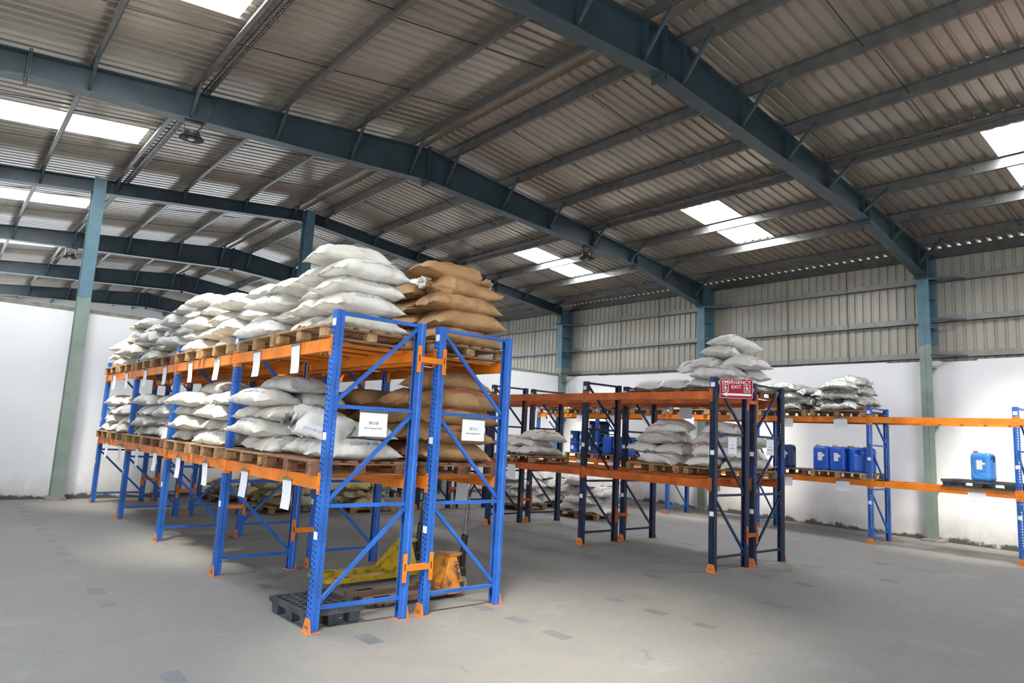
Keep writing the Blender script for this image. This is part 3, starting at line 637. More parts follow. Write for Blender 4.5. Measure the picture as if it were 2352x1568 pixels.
# ------------------------------------------------------------------ sacks
def sack_mesh(name, mat, seed, L=.84, W=.54, T=.20, ends=('seam', 'seam'), droop=0.0, wr=1.0, nu=34, nt=36, flat=.72, belly=0.0, squash=3.2, sag=.03):
    HEM = 1-.028/(L/2)
    rnd = random.Random(seed); off = Vector((seed*13.7, seed*7.3, seed*3.1))
    vs = []; uv = []
    ph = [rnd.uniform(0, 6.28) for _ in range(8)]
    def ends_shape(s):
        e = ends[1] if s > 0 else ends[0]; a = abs(s)
        if e == 'seam':
            ae = min(1.0, a/HEM); h = max(0.0, 1-ae**squash)**.55; wd = 1.0+.05*a**6-.06*math.cos(s*1.57)
            return wd, max(h, .022), 0.0
        # tied neck
        if a < .50: k = 1.0
        elif a < .80: t = (a-.50)/.30; k = 1-(t*t*(3-2*t))*.90
        elif a < .84: k = .10
        else: k = .10+(a-.84)/.16*.42
        hh = (1-(a/.5)**4*.04 if a < .5 else 1)
        return max(k*.98, .10), max(k*hh*1.05, .22 if a > .7 else .22), min(1, max(0, (a-.45)/.3))
    us = []
    for i in range(nu+1):
        t = i/nu*2-1; us.append(math.copysign(abs(t)**.72, t))
    for i, s in enumerate(us):
        wd, hh, tie = ends_shape(s); x = s*L/2
        for k in range(nt):
            th = 2*math.pi*k/nt; c, sn = math.cos(th), math.sin(th)
            ex = .72 if tie < .3 else 1.0
            y = W/2*wd*math.copysign(abs(c)**ex, c); z = T/2*hh*math.copysign(abs(sn)**(.85 if tie < .3 else 1), sn)
            if tie > 0:
                rr = 1+.20*tie*math.sin(9*th+ph[0])+.10*tie*math.sin(14*th+ph[1]); y *= rr; z *= rr
            p = Vector((x, y, z))
            n1 = noise.noise(Vector((x*3.0, y*3.5, z*3))+off); n2 = noise.noise(Vector((x*8, y*8, z*7))+off*2)
            edge = min(1.0, abs(s)**3)
            n3 = 1-abs(noise.noise(Vector((x*3.0+math.sin(y*4)*.4, y*15, 1.0 if sn > 0 else 5.0))+off*3))*2.4
            n4 = 1-abs(noise.noise(Vector((x*11+y*7*math.copysign(1, c), y*4.0+z*6, 2.0 if sn > 0 else 6.0))+off*4))*2.6
            n5 = 1-abs(noise.noise(Vector((x*5-y*9, y*4.0+z*9, 3.0))+off*5))*2.6
            bulge = (.030*n1+.012*n2)*wr*(1-.6*edge)+.022*wr*edge*(n3-.3)+.010*wr*max(-.3, n4)*(.5+.5*abs(c))+.009*wr*max(-.2, n5)*(1-edge)
            nrm = Vector((0, c/max(W, .01), sn/max(T, .01))).normalized()
            hem = max(0.0, (abs(s)-HEM)/(1-HEM)) if tie == 0 else 0
            p += nrm*bulge*(1-hem) if tie < .5 else nrm*bulge*.3
            if tie == 0 and abs(s) > .86:            # the sewn end flutters
                q = (abs(s)-.86)/.14
                p.z += (.020*math.sin(y*13+ph[2 if s > 0 else 3])+.008*math.sin(y*41+ph[4]))*wr*q
                p.x += .012*wr*math.sin(y*21+ph[5])*q
            p.z -= sag*(abs(y)/(W/2))**3*(.4+.6*abs(noise.noise(Vector((x*2.2, 1.0 if c > 0 else 3.0, 0))+off)))
            if p.z < 0: p.z *= flat
            p.z -= droop*(max(0, abs(x)-L*.22)/(L*.28))**2*math.copysign(1, 1)
            p.z += belly*(x/L)
            vs.append(p); uv.append(((s+1)/2, k/nt))
    zm = min(v.z for v in vs if True)
    zs = sorted(v.z for v in vs); zm = zs[int(len(zs)*.04)]
    for v in vs: v.z -= zm
    fs = []
    for i in range(nu):
        for k in range(nt): fs.append((i*nt+k, i*nt+(k+1) % nt, (i+1)*nt+(k+1) % nt, (i+1)*nt+k))
    fs.append(tuple(range(nt-1, -1, -1))); fs.append(tuple(range(nu*nt, (nu+1)*nt)))
    me = bpy.data.meshes.new(name); me.from_pydata([tuple(v) for v in vs], [], fs); me.update()
    ul = me.uv_layers.new(name='UVMap')
    for p in me.polygons:
        for li in p.loop_indices:
            u, v = uv[me.loops[li].vertex_index]
            ul.data[li].uv = (u, v)
        ks = [uv[me.loops[li].vertex_index][1] for li in p.loop_indices]
        if max(ks)-min(ks) > .5:
            for li in p.loop_indices:
                if ul.data[li].uv[1] < .5: ul.data[li].uv[1] += 1
        p.use_smooth = True
    me.materials.append(MATS[mat]); return me
def on_surface(me, src, origin, ex, dirv, lift=.0025):
    # lay a flat print onto the sack: points (a, b) go along ex / ey and are dropped along -dirv
    bvh = BVHTree.FromPolygons([v.co for v in src.vertices], [p.vertices for p in src.polygons])
    ex = Vector(ex).normalized(); d = Vector(dirv).normalized(); ey = d.cross(ex).normalized(); o = Vector(origin)
    for v in me.vertices:
        q = o+ex*v.co.x+ey*v.co.y
        h = bvh.ray_cast(q+d*.6, -d)
        v.co = (h[0]+d*lift) if h[0] is not None else q
    return me
class Kind: pass
def kind(name, n, **kw):
    k = Kind(); k.m = [sack_mesh(name, seed=i+kw.pop('seed0', 0)+len(name)*5, **kw) for i in range(n)]; k.deco = [[] for _ in k.m]; return k
KW = kind('sack_white', 8, mat='sack_white', L=.86, W=.55, T=.235, droop=.035)
KG = kind('sack_grey', 5, mat='sack_grey', L=.84, W=.54, T=.225, droop=.045, wr=1.25)
KB = kind('sack_brown', 6, mat='sack_brown_print', L=.96, W=.62, T=.275, droop=.05)
KS = kind('sack_striped', 6, mat='sack_striped', L=.88, W=.56, T=.25, droop=.05, wr=1.2)
KY = kind('sack_stained', 4, mat='sack_stained', L=.70, W=.46, T=.21, droop=.03, wr=1.5)
KF = kind('sack_film', 2, mat='sack_film', L=.58, W=.44, T=.24, droop=.04, wr=2.0)
KO = kind('sack_foil', 5, mat='sack_foil', L=.84, W=.58, T=.165, droop=.05, wr=2.6)
KWT = Kind(); KWT.m = [sack_mesh('sack_white_tied', 'sack_grey', 91, L=.84, W=.50, T=.36, ends=('seam', 'tied'), wr=1.2), sack_mesh('sack_white_tied', 'sack_white', 92, L=.80, W=.48, T=.34, ends=('seam', 'tied'), wr=1.2)]; KWT.deco = [[], []]
KBT = Kind(); KBT.m = [sack_mesh('sack_brown_tied', 'sack_brown_print', 93, L=1.02, W=.54, T=.27, ends=('seam', 'tied'), wr=1.0), sack_mesh('sack_brown_tied', 'sack_brown', 94, L=1.02, W=.54, T=.27, ends=('tied', 'seam'), wr=1.0)]; KBT.deco = [[], []]
def lining(K, i, sgn):                              # pale inner liner showing at the tied neck
    vs = [v.co for v in K.m[i].vertices]; xe = max(v.x*sgn for v in vs); tip = [v for v in vs if v.x*sgn > xe-.004]; cz = sum(v.z for v in tip)/len(tip); cy = sum(v.y for v in tip)/len(tip)
    mb = MB(); n = 20; rows = []
    for j, (dx, r) in enumerate(((-.012, .045), (.01, .062), (.03, .072), (.045, .064), (.036, .040), (.02, .006))):
        rows.append([(sgn*(xe+dx+.012*math.sin(k*1.9+j)), cy+r*1.15*math.cos(6.2832*k/n)*(1+.2*math.sin(k*2.7)), cz+r*math.sin(6.2832*k/n)*(1+.22*math.cos(k*3.1+j))) for k in range(n)])
    mb.add([v for r in rows for v in r], [(j*n+k, j*n+(k+1) % n, (j+1)*n+(k+1) % n, (j+1)*n+k) for j in range(5) for k in range(n)])
    me = mb.mesh('lining', 'sack_white', smooth=True); K.deco[i].append(me)
lining(KBT, 0, 1); lining(KBT, 1, -1)
# printed lettering
def deco(K, i, txt, size, mat, origin, ex, dirv, spacing=1.05, bold=.0, line=.9):
    me = on_surface(text_mesh(txt, size, mat, spacing=spacing, bold=bold, maxlen=.03, line=line), K.m[i], origin, ex, dirv)
    K.deco[i].append(me)
SIDE = (0, -.80, .60)
for i in (0, 1, 3):
    deco(KW, i, 'SODIUM NITRITE', .056, 'ink_blue', (.04+.03*i, -.19, .14), (1, 0, 0), SIDE, 1.12, .0004)
    deco(KW, i, 'FOR INDUSTRIAL USE' if i % 2 else '25 KG NETT', .034, 'ink_black', (.05, -.12, .19), (1, 0, 0), (0, -.55, .83), 1.05, .0003)
deco(KW, 4, 'DEEPAK', .05, 'ink_black', (-.1, -.10, .2), (-1, 0, 0), (0, -.4, .9)); deco(KW, 4, 'SODIUM NITRITE', .055, 'ink_blue', (.05, -.2, .12), (1, 0, 0), SIDE)
deco(KG, 0, 'SODIUM NITRITE', .055, 'ink_blue', (0, -.19, .13), (1, 0, 0), SIDE); deco(KG, 1, 'SODIUM NITRITE', .055, 'ink_blue', (.1, -.19, .13), (1, 0, 0), SIDE)
for i in (0, 2, 4): deco(KB, i, 'For Details of BIS Certification\nPlease Visit www.bis.gov.in', .045, 'ink_red', (.05, -.18, .16), (1, 0, 0), SIDE, 1.02, .0003)
deco(KBT, 0, 'For Details of BIS Certification\nPlease Visit www.bis.gov.in', .045, 'ink_red', (-.12, -.14, .22), (1, 0, 0), (0, -.7, .7), 1.02, .0003)
deco(KS, 0, 'ISO', .05, 'ink_red', (.2, -.15, .15), (1, 0, 0), SIDE); deco(KS, 1, 'TOP', .05, 'ink_red', (.0, -.15, .15), (1, 0, 0), SIDE)
deco(KWT, 0, 'SODIUM NITRITE\n50 KG NETT', .06, 'ink_blue', (-.10, -.13, .25), (1, 0, 0), (0, -.6, .8))
for K_, t_ in ((KW, 'w'), (KG, 'g')):                # small green and white tag tied to a few sacks
    for i in (1, 3):
        b = BVHTree.FromPolygons([v.co for v in K_.m[i].vertices], [p.vertices for p in K_.m[i].polygons])
        mb = MB()
        for a in range(5):
            for c in range(4): pass
        for (x0, x1, y0, y1, mi) in ((-.30, -.22, -.06, -.01, 0), (-.30, -.22, -.01, .03, 1)):
            for a in range(3):
                for c in range(3):
                    q = []
                    for (da, dc) in ((0,0),(1,0),(1,1),(0,1)):
                        h = b.ray_cast(Vector((x0+(x1-x0)*(a+da)/3, y0+(y1-y0)*(c+dc)/3-.14, 1)), Vector((0, 0, -1)))
                        q.append(h[0]+Vector((0, -.002, .003)) if h[0] else Vector((x0, y0, .1)))
                    mb.add(q, [(0,1,2,3)], mi)
        K_.deco[i].append(mb.mesh('sack_tag', ['paper_plain', 'tag_green']))
def put(K, i, x, y, z, rz, label, group, rx=0, ry=0, name='sack', sc_=1.0):
    i %= len(K.m)
    o = thing(name, label, 'sack', (x, y, z), (rx, ry, rz), group, K.m[i])
    if sc_ != 1.0: o.scale = (sc_, sc_, sc_)
    for me in K.deco[i]: ob('sack_tag' if me.name.startswith('sack_tag') else 'lining' if me.name.startswith('lining') else 'print', me, o)
    return o
LAY = ['bottom', 'second', 'third', 'fourth', 'fifth', 'sixth', 'seventh']
def pile(K, cx, cy, z0, pattern, dz, what, where, group, pick=None, lx=1.0, ly=1.2, rz0=0.0, seed=0, aisle=-1, jit=1.0, skip=(), names=('nearer', 'farther'), names2=('aisle-side', 'inner')):
    """alternating layers: A = long axis across the rack, B = long axis along it, 1 = a single sack across, 2 = a single along"""
    rnd = random.Random(seed+101); c0, s0 = math.cos(rz0), math.sin(rz0)
    for l, ch in enumerate(pattern):
        z = z0+l*dz; top = l == len(pattern)-1
        if ch == 'A': items = [(0, -.29, 0, names[0]), (0, .29, 0, names[1])]
        elif ch == 'B': items = [(-.26*lx, 0, -90, names2[0]), (.26*lx, 0, -90, names2[1])]
        elif ch == '3': items = [(0, -.42, 0, 'nearest'), (0, 0, 0, 'middle'), (0, .42, 0, 'farthest')]
        elif ch == '1': items = [(0, rnd.uniform(-.12, .12), 0, 'single')]
        else: items = [(rnd.uniform(-.1, .1), 0, -90, 'single')]
        for n_, (dx, dy, a, nm) in enumerate(items):
            if (l, n_) in skip: continue
            dx += rnd.uniform(-.05, .05)*jit; dy += rnd.uniform(-.035, .035)*jit; ang = R(a+(180 if (a == 0 and rnd.random() < .4) else 0))+rnd.uniform(-.10, .10)*jit
            layer = 'top' if top else LAY[l]
            out = .05 if not top else .02
            rx = rnd.uniform(-out, out); ry = rnd.uniform(-out, out)
            lab = '%s, %s, %s layer, %s' % (what, nm, layer, where) if nm != 'single' else '%s, alone on the %s layer, %s' % (what, layer, where)
            i = rnd.randrange(len(K.m))
            if pick and (n_ == 0): i = pick[l % len(pick)]; ang = R(a)+rnd.uniform(-.08, .08)
            if a == 0 and abs(ang) > 1.6 and False: pass
            put(K, i, cx+dx*c0-dy*s0, cy+dx*s0+dy*c0, z+rnd.uniform(-.006, .006), rz0+ang, lab, group, rx, ry)
ZU, ZL = LB[1]+.003+PH, LB[0]+.003+PH
gU, gL = 'white sacks on the upper level of the SKU-B rack', 'white sacks on the lower level of the SKU-B rack'
def WB(i, lev): return '%s %s pallet of SKU-B rack' % (ORD[i], lev)
pats = ['AAAA', 'BABA', 'ABAB', 'BABAB', 'ABABA', 'BABA', 'ABABA', 'BABA']
cols = ['white', 'white', 'white', 'white', 'grey', 'grey', 'white', 'white']  # grey: white sacks in the tone that has shade put in
for i in range(8):
    y = bay_y(0, 2.74, i//2, i % 2)
    if i == 0:
        pile(KW, BX-.02, y, ZU, 'AAAA', .185, 'white sack', WB(0, 'upper'), gU, pick=(5, 0, 3, 4), seed=3)
        put(KW, 2, BX-.10, y-.05, ZU+.74, R(-6), 'white sack alone on top of the nearest upper SKU-B pile', gU, 0, -.03)
    else:
        K = KG if cols[i] == 'grey' else KW
        pile(K, BX-.03, y, ZU, pats[i], .175, cols[i]+' sack', WB(i, 'upper'), gU, seed=i*7, jit=1.6)
patl = ['A', 'ABAB', 'BABA', 'ABAB', 'BABA', 'ABAB', 'BABA', 'ABAB']
coll = ['white', 'white', 'white', 'white', 'grey', 'grey', 'white', 'white']  # grey as above: white sacks coloured as if in shade
for i in range(8):
    y = bay_y(0, 2.74, i//2, i % 2); K = KG if coll[i] == 'grey' else KW
    if i == 0:
        wh = WB(0, 'lower')
        put(KW, 0, BX+.04, y-.30, ZL, R(3), 'white SODIUM NITRITE sack, bottom layer at the end, first lower SKU-B pallet', gL)
        put(KW, 1, BX-.05, y+.28, ZL, R(-90), 'white sack, bottom layer behind the end one, first lower SKU-B pallet', gL, .0, .0)
        put(KG, 0, BX-.25, y-.16, ZL+.30, R(-50), 'white SODIUM NITRITE sack leaning on edge, first lower SKU-B pallet', gL, .75, .25, sc_=.66)
        put(KWT, 0, BX-.12, y+.30, ZL+.20, R(200), 'white sack with knotted neck facing the aisle, first lower SKU-B pallet', gL, -.05, -.1)
        put(KG, 3, BX+.28, y+.0, ZL+.17, R(75), 'creased white sack slumped at the inner side, first lower SKU-B pallet', gL, .0, .1)
        put(KG, 2, BX+.25, y+.40, ZL+.18, R(10), 'creased white sack at the inner corner, first lower SKU-B pallet', gL, .0, .0)
    else:
        pile(K, BX-.04, y, ZL, patl[i], .175, coll[i]+' sack', WB(i, 'lower'), gL, pick=((1, 0, 6, 3) if i == 1 else None), seed=40+i*3, jit=1.6)
put(KG, 0, BX-.02, bay_y(0, 2.74, 0, 1)-.1, ZL+.70, R(-84), 'grubby white SODIUM NITRITE sack on top, second lower SKU-B pile', gL, 0, 0)
put(KG, 3, BX-.02, bay_y(0, 2.74, 1, 1)-.3, ZL+.70, R(-80), 'crumpled beige sack on top, fourth lower SKU-B pile', gL, 0, 0)
# brown sacks of the SKU-C rack
gC = 'brown sacks on the SKU-C rack'; CXc = CX0+BX
def WC(i, lev): return '%s %s pallet of SKU-C rack' % (ORD[i], lev)
y = bay_y(0, 2.74, 0, 0)
pile(KB, CXc+.02, y, ZU, 'AAA', .195, 'brown sack', WC(0, 'upper'), gC, pick=(1, 3, 1), seed=11)
put(KBT, 1, CXc+.04, y-.25, ZU+.57, R(4), 'brown sack, white-lined tied neck at left, nearest upper SKU-C pile', gC, 0, .02)
put(KB, 3, CXc-.02, y+.33, ZU+.57, R(184), 'brown sack behind the tied ones, fourth layer, nearest upper SKU-C pile', gC)
put(KBT, 0, CXc-.02, y-.18, ZU+.76, R(-3), 'brown sack, tied neck at right, on top of nearest upper SKU-C pile', gC, 0, .03)
pile(KB, CXc, bay_y(0, 2.74, 0, 1), ZU, 'ABA', .195, 'brown sack', WC(1, 'upper'), gC, seed=12)
for i in (2, 3, 4): pile(KB, CXc, bay_y(0, 2.74, i//2, i % 2), ZU, 'AB', .195, 'brown sack', WC(i, 'upper'), gC, seed=20+i)
for i in range(5):
    pile(KB, CXc+.0, bay_y(0, 2.74, i//2, i % 2), ZL, 'ABABA'[:5 if i in (0,) else 4] if i else 'AAAA', .20, 'brown sack', WC(i, 'lower'), gC, pick=((3, 0, 2, 4) if i == 0 else None), seed=30+i)
put(KB, 0, CXc+.05, y-.12, ZL+.80, R(3), 'brown sack alone on top of the nearest lower SKU-C pile', gC, 0, .04)
# red-striped sacks on the navy racks
ZE = LE[0]+.003+PH; ZE2 = LE[1]+.003+PH; gF = 'red-striped sacks on the navy racks'
pile(KS, FC-.02, bay_y(EY, EW, 0, 0), ZE, 'ABA', .195, 'red-striped sack', 'first lower pile behind the exit sign', gF, seed=51, jit=1.6)
put(KS, 1, FC-.05, bay_y(EY, EW, 0, 0)+.1, ZE+.58, R(20), 'red-striped sack alone on top of first lower pile behind exit sign', gF, .05, .0)
pile(KS, FC-.04, bay_y(EY, EW, 0, 1), ZE, 'BAB', .195, 'red-striped sack', 'second lower pile behind the exit-sign rack', gF, seed=52, jit=1.8)
put(KS, 2, FC-.12, bay_y(EY, EW, 0, 1)-.12, ZE+.60, R(-72), 'red-striped sack alone on top, second lower pile behind exit-sign rack', gF, .12, -.06)
yp = bay_y(EY, EW, 0, 0)
pile(KS, FC-.02, yp+.02, ZE2, 'ABA', .185, 'red-striped sack', 'pyramid above the exit sign', gF, seed=53, jit=1.8)
put(KS, 3, FC-.10, yp+.52, ZE2+.36, R(-52), 'red-striped sack sticking out left from the pyramid', gF, .20, -.10)
put(KS, 4, FC-.05, yp+.10, ZE2+.56, R(12), 'red-striped sack in the single row below the pyramid tip', gF, .05, .06)
put(KS, 5, FC+.04, yp-.04, ZE2+.75, R(-10), 'red-striped sack at the very tip of the pyramid', gF, .0, .10)
pile(KS, FC, bay_y(EY, EW, 0, 1), ZE2, 'A', .165, 'red-striped sack', 'upper level beside the pyramid', gF, seed=54)
pe = bay_y(EY, EW, 1, 1)
for n_, (dx, dy, dzz, a, t) in enumerate(((-.05, -.30, 0, 5, 'bottom layer nearer'), (-.05, .25, 0, -4, 'bottom layer farther'), (.0, -.05, .16, 12, 'middle layer'), (.06, -.28, .30, -8, 'on top'), (-.16, .36, .15, 95, 'tilted at the far end'))):
    put(KS, n_, EC+.06+dx, pe+dy, ZE+dzz, R(a), 'whitish sack with faded red print, %s, small pile on exit-sign rack' % t, gF, .04*(n_-2), .05)
# floor piles behind the navy racks
gW = 'red-striped sacks on floor pallets'
for key, pat, txt, sd in (('W1', '3B3B', 'left floor pile behind the navy racks', 61), ('W2', '3B3B', 'nearest floor pile behind the navy racks', 62), ('W3', 'B3B3', 'right floor pile behind the navy racks', 63), ('W4', '3B3B', 'rearmost floor pile behind the navy racks', 64)):
    x, y, a = FP[key]; pile(KS, x, y, PH, pat, .20, 'red-striped sack', txt, gW, seed=sd, rz0=a, jit=1.5)
# stained sacks
gY = 'stained sacks on floor pallets'
for key, pat, txt, sd in (('Y1', '3B', 'left floor pile behind SKU-C rack', 71), ('Y2', '3B', 'right floor pile behind SKU-C rack', 72), ('Y3', '3B', 'floor pile near back wall', 73)):
    x, y, a = FP[key]; pile(KY, x, y, PH, pat, .165, 'yellow-stained sack', txt, gY, seed=sd, rz0=a, jit=2.0)
x, y, a = FP['Y2']
for n_, (dx, dy, t) in enumerate(((-.35, -.1, 'left'), (.02, .12, 'middle'), (.36, -.05, 'right'))): put(KF, n_, x+dx, y+dy, PH+.33, R(40*n_+10), 'yellow film-wrapped bundle, %s one, on the right stained floor pile' % t, gY, .1*(n_-1), .08)
x, y, a = FP['Y1']
for n_, (dx, dy, t) in enumerate(((-.3, -.05, 'left'), (.25, .1, 'right'))): put(KY, n_, x+dx, y+dy, PH+.33, R(60*n_+20), 'yellow-stained crumpled sack, %s one, on top of left stained floor pile' % t, gY, .1, .08)
# silver foil sacks on the wall rack
ZG = LG[1]+.003+PH; gO = 'silver foil sacks on the wall rack'
for i in range(8):
    k, j = 2+i//2, i % 2
    pat = ['BABAB', 'BABAB', 'BA', 'AB', 'BA', 'BA', 'BA', 'AB'][i]
    pile(KO, GC-.03, bay_y(GY, GW, k, j), ZG, pat, .112, 'silver foil sack', '%s upper pallet of wall rack' % ORD[i], gO, seed=80+i, jit=2.0)
put(KO, 1, GC-.12, bay_y(GY, GW, 2, 0)-.1, ZG+.55, R(-80), 'crumpled silver foil sack heaped highest on the wall rack', gO, .10, -.05, sc_=1.05)
# ------------------------------------------------------------------ moulded pallets
def plate_holes(xs, ys, hole, z0, z1):
    mb = MB(); nx, ny = len(xs)-1, len(ys)-1
    def solid(i, j): return 0 <= i < nx and 0 <= j < ny and not hole(i, j)
    for i in range(nx):
        for j in range(ny):
            if not solid(i, j): continue
            a, b, c, d = xs[i], xs[i+1], ys[j], ys[j+1]
            mb.add([(a,c,z1),(b,c,z1),(b,d,z1),(a,d,z1)], [(0,1,2,3)]); mb.add([(a,c,z0),(b,c,z0),(b,d,z0),(a,d,z0)], [(3,2,1,0)])
            for (di, dj, p, q) in ((-1,0,(a,d),(a,c)), (1,0,(b,c),(b,d)), (0,-1,(a,c),(b,c)), (0,1,(b,d),(a,d))):
                if not solid(i+di, j+dj): mb.add([(*p,z0),(*q,z0),(*q,z1),(*p,z1)], [(0,1,2,3)])
    return mb
def weld(me):
    bm = bmesh.new(); bm.from_mesh(me); bmesh.ops.remove_doubles(bm, verts=bm.verts[:], dist=1e-5); bmesh.ops.recalc_face_normals(bm, faces=bm.faces[:]); bm.to_mesh(me); bm.free(); return me
def cells(n, L, rim, bar):
    c = (L-2*rim-(n-1)*bar)/n; out = [-L/2, -L/2+rim]
    for i in range(n):
        out.append(out[-1]+c)
        if i < n-1: out.append(out[-1]+bar)
    return out+[L/2]
def black_pallet(label, x, y, z, rz, lx, ly, h, runners=False, nx=6, ny=8):
    p = thing('plastic_pallet', label, 'pallet', (x, y, z), (0, 0, rz), 'black plastic pallets')
    xs, ys = cells(nx, lx, .045, .028), cells(ny, ly, .045, .028)
    def hole(i, j):
        if i % 2 == 0 or j % 2 == 0 or i == 0 or j == 0: return (i % 2 == 1 and j % 2 == 1)
        return True
    ob('deck', weld(plate_holes(xs, ys, lambda i, j: i % 2 == 1 and j % 2 == 1, h-.022, h).mesh('deck', 'black_plastic')), p)
    ob('rim', weld(plate_holes([-lx/2-.006, -lx/2+.012, lx/2-.012, lx/2+.006], [-ly/2-.006, -ly/2+.012, ly/2-.012, ly/2+.006], lambda i, j: i == 1 and j == 1, h-.04, h+.006).mesh('rim', 'black_plastic')), p)
    ft = MB().add([(-.05,-.06,0),(.05,-.06,0),(.05,.06,0),(-.05,.06,0),(-.065,-.075,h-.022),(.065,-.075,h-.022),(.065,.075,h-.022),(-.065,.075,h-.022)], [(0,3,2,1),(4,5,6,7),(0,1,5,4),(1,2,6,5),(2,3,7,6),(3,0,4,7)]).mesh('foot', 'black_plastic', bevel=.006)
    for a in (-1, 0, 1):
        for b in (-1, 0, 1): ob('foot', ft, p, (a*(lx/2-.075), b*(ly/2-.085), 0))
        if runners: ob('runner', MB().box(-.06, .06, -ly/2, ly/2, 0, .018).mesh('runner', 'black_plastic'), p, (a*(lx/2-.075), 0, 0))
black_pallet('black plastic grid pallet lying on the floor at the rack corner', .245, .475, 0, R(2), .60, .80, .15)
black_pallet('black plastic pallet on the wall rack under the lone light blue jerrycan', GC-.02, bay_y(GY, GW, 1, 0), LG[0]+.003, 0, 1.0, 1.2, .14, True)

# ------------------------------------------------------------------ pallet trucks
def fork_mesh(mat):
    L = 1.15; xs = [0, .05, .12, .33, L]; mb = MB()
    # top plate with the wheel opening, tapered tip, turned-down sides
    def pt(x, s): return s*(.05 if x <= 0 else .072 if x <= .05 else .08)
    t0, t1 = .092, .10
    def slab(pts, a, b):
        n = len(pts); mb.add([(*q, a) for q in pts]+[(*q, b) for q in pts], [tuple(range(n-1,-1,-1)), tuple(range(n, 2*n))]+[(i,(i+1)%n,n+(i+1)%n,n+i) for i in range(n)])
    slab([(0,-.045),(.05,-.074),(.12,-.08),(.12,.08),(.05,.074),(0,.045)], t0, t1)
    slab([(.12,-.08),(.33,-.08),(.33,-.048),(.12,-.048)], t0, t1); slab([(.12,.048),(.33,.048),(.33,.08),(.12,.08)], t0, t1)
    slab([(.33,-.08),(L,-.08),(L,.08),(.33,.08)], t0, t1)
    for s in (-1, 1): slab([(.12,s*.08),(L,s*.08),(L,s*.074),(.12,s*.074)], .045, t0); slab([(0,s*.045),(.05,s*.074),(.12,s*.08),(.12,s*.074),(.05,s*.068),(0,s*.039)], .055, t0)
    slab([(-.004,-.045),(.002,-.045),(.002,.045),(-.004,.045)], .055, t1)
    return weld(mb.mesh('fork', mat))
def wheel_mesh(r, w, mat): return autosmooth(MB().lathe([(r*.35,-w/2),(r*.4,-w/2),(r*.45,-w*.35),(r*.8,-w*.4),(r*.86,-w/2),(r*.97,-w/2),(r,-w*.4),(r,w*.4),(r*.97,w/2),(r*.86,w/2),(r*.8,w*.4),(r*.45,w*.35),(r*.4,w/2),(r*.35,w/2)], 28).mesh('wheel', mat))
